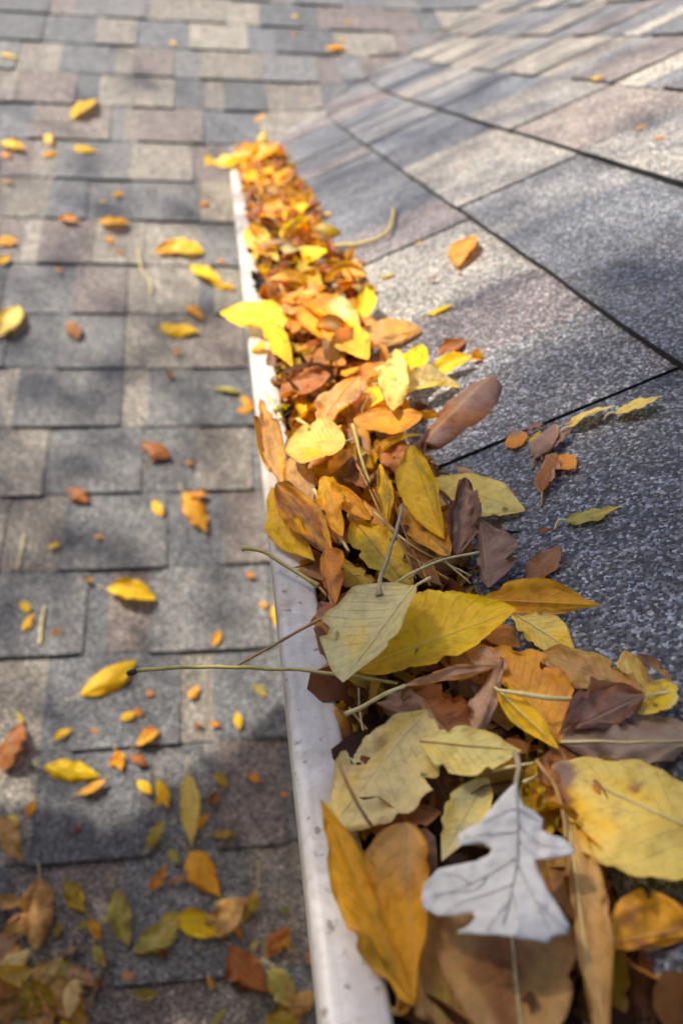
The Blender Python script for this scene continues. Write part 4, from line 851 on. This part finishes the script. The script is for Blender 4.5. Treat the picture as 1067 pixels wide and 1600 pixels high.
for _ in range(1050):
    y = 0.16+(YE-0.18)*dr.random()**0.85; x = dr.uniform(-0.002, 0.10)
    top = 0.018 if y > 0.62 else 0.013 if y > 0.40 else 0.004 if y > 0.3 else -0.001
    c0 = Vector((x, y, 0.163*x+dr.uniform(-0.010, top)))
    az, el = (dr.gauss(1.57, 0.8) if dr.random() < 0.6 else dr.uniform(0, 6.28)), dr.gauss(0.15, 0.4)
    a_ = Vector((math.cos(az)*math.cos(el), math.sin(az)*math.cos(el), math.sin(el)))
    u_ = Vector((dr.gauss(0, .8), dr.gauss(0, .8)-.2, 1)).normalized(); s_ = u_.cross(a_).normalized(); n_ = a_.cross(s_)
    l_ = dr.uniform(0.026, 0.05); w_ = l_*dr.uniform(0.10, 0.24); cu = dr.uniform(-0.15, 0.25); cv2 = dr.uniform(-1.8, 2.2)
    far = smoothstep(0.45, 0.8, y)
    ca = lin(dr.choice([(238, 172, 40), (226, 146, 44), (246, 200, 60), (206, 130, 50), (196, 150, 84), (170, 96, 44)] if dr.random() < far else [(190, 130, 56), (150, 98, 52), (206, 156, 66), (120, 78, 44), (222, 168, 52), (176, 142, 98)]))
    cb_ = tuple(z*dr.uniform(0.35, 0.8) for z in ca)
    if min(c0.x+a_.x*l_*0.5, c0.x-a_.x*l_*0.5) < -0.006: continue
    i0 = len(dv)
    for q in range(8):
        t_ = q/7; ww = w_*(max(0, math.sin(math.pi*t_**0.85))**0.8+0.04)
        p_ = c0+a_*l_*(t_-0.5)+n_*l_*cu*4*t_*(1-t_)
        for v_ in (-1, -0.5, 0, 0.5, 1):
            g_ = cv2*abs(v_); d_ = (math.sin(g_)/g_, (1-math.cos(g_))/g_) if abs(g_) > 1e-3 else (1, 0)
            pt = p_+s_*(math.copysign(1, v_)*abs(v_)*ww*d_[0])+n_*(abs(v_)*ww*d_[1]+0.0012*noise.noise(p_*160+Vector((v_, 0, 0))))
            dv.append(pt); mk_ = max(0, min(1, 0.5+noise.noise(pt*70)))
            dc.append(tuple(ca[z]*(1-mk_)+cb_[z]*mk_ for z in range(3)))
    for q in range(7):
        for v_ in range(4):
            p0 = i0+5*q+v_; df.append((p0, p0+5, p0+6, p0+1))
tag(mk("leaf_debris", dv, df, M_LEAF, cols=dc, uvs=[(0.37, 0.3)]*len(dv)), "broken brown leaf crumbs filling the gaps of the heap", kind='stuff')
used = {}
def filler(y, x, hgt, pal, ln):
    c, c2 = fr.choice(pal)
    base = Vector((x, y, 0.163*x+hgt))
    az = fr.gauss(math.pi/2, 0.9) if fr.random() < 0.6 else fr.uniform(0, 6.28)
    el = fr.gauss(0.05, 0.33)
    a = Vector((math.cos(az)*math.cos(el), math.sin(az)*math.cos(el), math.sin(el)))
    up_ = Vector((fr.gauss(0, 0.8), fr.gauss(0, 0.7)-0.2, 0.9)).normalized()
    sd = up_.cross(a).normalized()
    b, t = base-a*ln*0.5, base+a*ln*0.5
    for q in (b, t):
        q.x = max(-0.004, q.x)
    hw = ln*fr.uniform(0.15, 0.26)
    k = dict(um=fr.uniform(0.35, 0.5), sh=fr.uniform(0.62, 0.9), nu=18, nv=5, arch=fr.uniform(-0.05, 0.12), bow=fr.uniform(-0.1, 0.1), cl=fr.uniform(-1.6, 2.0), cr=fr.uniform(-1.6, 2.0), wr=fr.uniform(0.03, 0.08), c2amt=fr.uniform(0.2, 0.5), mode=fr.choice(['noise', 'edge', 'tip', 'base']), tipcurl=fr.choice([0, 0, 0.15, -0.1]))
    SEED[0] += 1
    pxy = proj(base)
    o, mids, nn = blade_mesh('fallen_leaf', b, t, sd*hw, -sd*hw, c1=c, c2=c2, seed=SEED[0], **k)
    rebase(o, b)
    near = sorted((math.hypot(hx-pxy[0], hy-pxy[1]), sh_, hx, hy) for hx, hy, sh_ in HEROES if sh_)[:6]
    done = False
    for d_, sh_, hx, hy in near:
        dx, dy = pxy[0]-hx, pxy[1]-hy
        rel = ('right of' if dx > 0 else 'left of') if abs(dx) > abs(dy) else ('below' if dy > 0 else 'above')
        for q in ("", "partly buried ", "curled "):
            lab = f"{q}{CN[c]} leaf in the heap, {rel} {sh_}"
            if lab not in used and len(lab.split()) <= 16: done = True; break
        if done: break
    if not done:
        lab = f"{CN[c]} leaf deep in the heap near {near[0][1]}"
    used[lab] = 1
    tag(o, lab, "leaf", "leaves packed in the gutter heap")
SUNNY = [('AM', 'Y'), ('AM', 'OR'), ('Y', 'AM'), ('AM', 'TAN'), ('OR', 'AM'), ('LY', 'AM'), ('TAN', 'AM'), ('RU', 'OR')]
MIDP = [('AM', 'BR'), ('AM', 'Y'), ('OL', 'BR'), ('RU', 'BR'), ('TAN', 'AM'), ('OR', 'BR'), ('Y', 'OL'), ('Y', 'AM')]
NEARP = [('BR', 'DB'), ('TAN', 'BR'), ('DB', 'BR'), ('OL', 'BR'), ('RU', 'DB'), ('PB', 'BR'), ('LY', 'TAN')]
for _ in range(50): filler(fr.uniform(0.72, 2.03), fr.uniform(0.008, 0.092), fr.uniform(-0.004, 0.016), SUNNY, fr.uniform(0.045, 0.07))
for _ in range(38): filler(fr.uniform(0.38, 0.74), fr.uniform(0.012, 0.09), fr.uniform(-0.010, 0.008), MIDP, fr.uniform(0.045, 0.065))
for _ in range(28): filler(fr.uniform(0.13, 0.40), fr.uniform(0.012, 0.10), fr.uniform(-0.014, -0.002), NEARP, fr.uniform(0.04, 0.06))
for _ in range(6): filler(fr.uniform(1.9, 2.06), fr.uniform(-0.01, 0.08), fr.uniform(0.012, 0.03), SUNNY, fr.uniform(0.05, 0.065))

# ------------------------------------------------------------------ added brick block, unseen, keeps sky light off the lower roof
def brick_material():
    mt, n, nodes, links, bsdf = newmat("dark_brick")
    tc = nodes.new('ShaderNodeTexCoord'); br = nodes.new('ShaderNodeTexBrick')
    br.inputs['Color1'].default_value = (0.09, 0.05, 0.04, 1); br.inputs['Color2'].default_value = (0.13, 0.07, 0.05, 1); br.inputs['Mortar'].default_value = (0.16, 0.15, 0.14, 1)
    br.inputs['Scale'].default_value = 4.5; mp = nodes.new('ShaderNodeMapping'); mp.inputs['Rotation'].default_value = (R(90), 0, 0)
    links.new(tc.outputs['Object'], mp.inputs[0]); links.new(mp.outputs[0], br.inputs['Vector']); links.new(br.outputs[0], bsdf.inputs['Base Color']); bsdf.inputs['Roughness'].default_value = 0.85
    return mt
def boxv(x0, y0, z0, x1, y1, z1): return [(x0, y0, z0), (x0, y1, z0), (x0, y1, z1), (x0, y0, z1), (x1, y0, z0), (x1, y1, z0), (x1, y1, z1), (x1, y0, z1)]
ch = empty("sky_blocker", (-1.1, -0.75, -4)); cb = Vector(ch.location)
tag(ch, "added dark brick block behind the camera keeping sky light off the lower roof", "light blocker")
o = mk("tall_block", boxv(-1.75, -1.15, -4, -0.95, 0.84, 1.25), BOX, brick_material(), smooth=False); rebase(o, cb, ch)
o = mk("low_block", boxv(-0.948, -1.1, -4, 0.10, -0.14, -0.06), BOX, brick_material(), smooth=False); rebase(o, cb, ch)
o = mk("top_slab", boxv(-1.80, -1.20, 1.252, -0.91, 0.88, 1.33), BOX, M_WALL, smooth=False); rebase(o, cb, ch)

# ------------------------------------------------------------------ the tree beyond the frame whose crown dapples the roofs
tree = empty("shade_tree", (-8.4, 5.6, -4)); tb = Vector(tree.location)
tag(tree, "autumn tree beyond the lower roof whose crown shades the gutter", "tree")
tr_ = random.Random(3)
def inpoly(x, y, P):
    c = False; j = len(P)-1
    for i in range(len(P)):
        if (P[i][1] > y) != (P[j][1] > y) and x < (P[j][0]-P[i][0])*(y-P[i][1])/(P[j][1]-P[i][1])+P[i][0]: c = not c
        j = i
    return c
def gs(x, y, L): return max([0]+[a*math.exp(-((x-cx)/sx)**2-((y-cy)/sy)**2) for cx, cy, sx, sy, a in L])
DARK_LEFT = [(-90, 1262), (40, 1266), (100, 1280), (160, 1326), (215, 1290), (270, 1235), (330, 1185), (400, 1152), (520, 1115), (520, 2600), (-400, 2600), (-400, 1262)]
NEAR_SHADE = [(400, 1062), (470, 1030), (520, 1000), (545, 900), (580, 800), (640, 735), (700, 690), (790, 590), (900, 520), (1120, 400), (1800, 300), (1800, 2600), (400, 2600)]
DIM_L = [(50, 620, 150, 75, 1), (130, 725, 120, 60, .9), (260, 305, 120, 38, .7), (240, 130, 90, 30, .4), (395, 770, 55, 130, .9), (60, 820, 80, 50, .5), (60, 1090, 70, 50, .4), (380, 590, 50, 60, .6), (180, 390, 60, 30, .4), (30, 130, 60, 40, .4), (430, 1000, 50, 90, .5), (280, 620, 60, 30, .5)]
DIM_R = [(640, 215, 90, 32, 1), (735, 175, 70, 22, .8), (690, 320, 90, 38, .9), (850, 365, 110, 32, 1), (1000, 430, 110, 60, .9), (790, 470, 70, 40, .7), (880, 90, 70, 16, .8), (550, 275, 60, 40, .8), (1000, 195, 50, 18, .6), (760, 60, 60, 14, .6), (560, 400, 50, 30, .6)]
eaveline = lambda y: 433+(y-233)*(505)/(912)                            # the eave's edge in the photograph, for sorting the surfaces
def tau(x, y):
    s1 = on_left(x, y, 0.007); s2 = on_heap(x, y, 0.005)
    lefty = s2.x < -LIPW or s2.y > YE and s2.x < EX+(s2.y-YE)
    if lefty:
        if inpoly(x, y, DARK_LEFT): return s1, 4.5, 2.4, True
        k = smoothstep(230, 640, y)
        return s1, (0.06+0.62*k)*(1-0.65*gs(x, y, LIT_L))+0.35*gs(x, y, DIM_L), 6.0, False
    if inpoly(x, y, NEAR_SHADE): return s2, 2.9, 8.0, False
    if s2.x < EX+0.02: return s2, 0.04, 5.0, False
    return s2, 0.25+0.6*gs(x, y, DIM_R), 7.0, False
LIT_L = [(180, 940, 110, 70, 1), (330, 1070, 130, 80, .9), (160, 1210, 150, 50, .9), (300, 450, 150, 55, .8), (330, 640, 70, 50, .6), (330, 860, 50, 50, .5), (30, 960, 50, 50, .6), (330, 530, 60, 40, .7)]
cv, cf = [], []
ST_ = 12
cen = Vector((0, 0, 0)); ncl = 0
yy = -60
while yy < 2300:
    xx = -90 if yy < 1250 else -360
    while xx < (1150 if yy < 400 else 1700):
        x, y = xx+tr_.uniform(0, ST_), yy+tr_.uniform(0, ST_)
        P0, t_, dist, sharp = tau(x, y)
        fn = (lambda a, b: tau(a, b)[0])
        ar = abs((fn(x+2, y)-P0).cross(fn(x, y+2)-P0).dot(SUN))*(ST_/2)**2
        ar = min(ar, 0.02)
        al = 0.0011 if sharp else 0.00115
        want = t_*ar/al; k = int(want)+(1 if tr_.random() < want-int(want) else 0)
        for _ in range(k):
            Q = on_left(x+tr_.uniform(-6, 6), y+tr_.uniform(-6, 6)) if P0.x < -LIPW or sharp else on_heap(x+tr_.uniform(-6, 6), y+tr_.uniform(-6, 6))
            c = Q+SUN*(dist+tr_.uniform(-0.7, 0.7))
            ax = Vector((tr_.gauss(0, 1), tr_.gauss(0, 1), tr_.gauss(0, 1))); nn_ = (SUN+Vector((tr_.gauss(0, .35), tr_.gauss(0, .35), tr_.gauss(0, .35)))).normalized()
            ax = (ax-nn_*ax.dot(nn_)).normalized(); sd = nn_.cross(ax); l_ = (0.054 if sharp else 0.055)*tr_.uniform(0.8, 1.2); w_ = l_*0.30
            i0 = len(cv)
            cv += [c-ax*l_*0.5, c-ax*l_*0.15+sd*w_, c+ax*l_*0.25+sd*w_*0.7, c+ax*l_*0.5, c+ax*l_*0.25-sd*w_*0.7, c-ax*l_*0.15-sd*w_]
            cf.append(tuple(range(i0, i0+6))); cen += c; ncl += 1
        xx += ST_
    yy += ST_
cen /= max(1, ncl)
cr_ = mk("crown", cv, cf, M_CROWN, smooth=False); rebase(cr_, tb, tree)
tk = tube("trunk", [Vector((-8.4, 5.6, -4)), Vector((-8.3, 5.5, -1)), Vector((-8.35, 5.4, 2)), Vector((-8.0, 5.2, 6.0))], [0.24, 0.2, 0.16, 0.10], M_BARK, sides=12); rebase(tk, tb, tree)
for e_ in ((-5.6, 4.9, 6.3), (-6.2, 3.8, 6.0), (-5.3, 5.6, 6.6), (-6.0, 6.4, 6.4)):
    lb = tube("limb", [Vector((-8.33, 5.5, 2.0+tr_.uniform(-.4, .6))), Vector((-7.2, 5.1, 4.4)), Vector(e_)], [0.08, 0.05, 0.012], M_BARK, sides=8); rebase(lb, tb, tree)
print("crown leaves", ncl, cen[:])
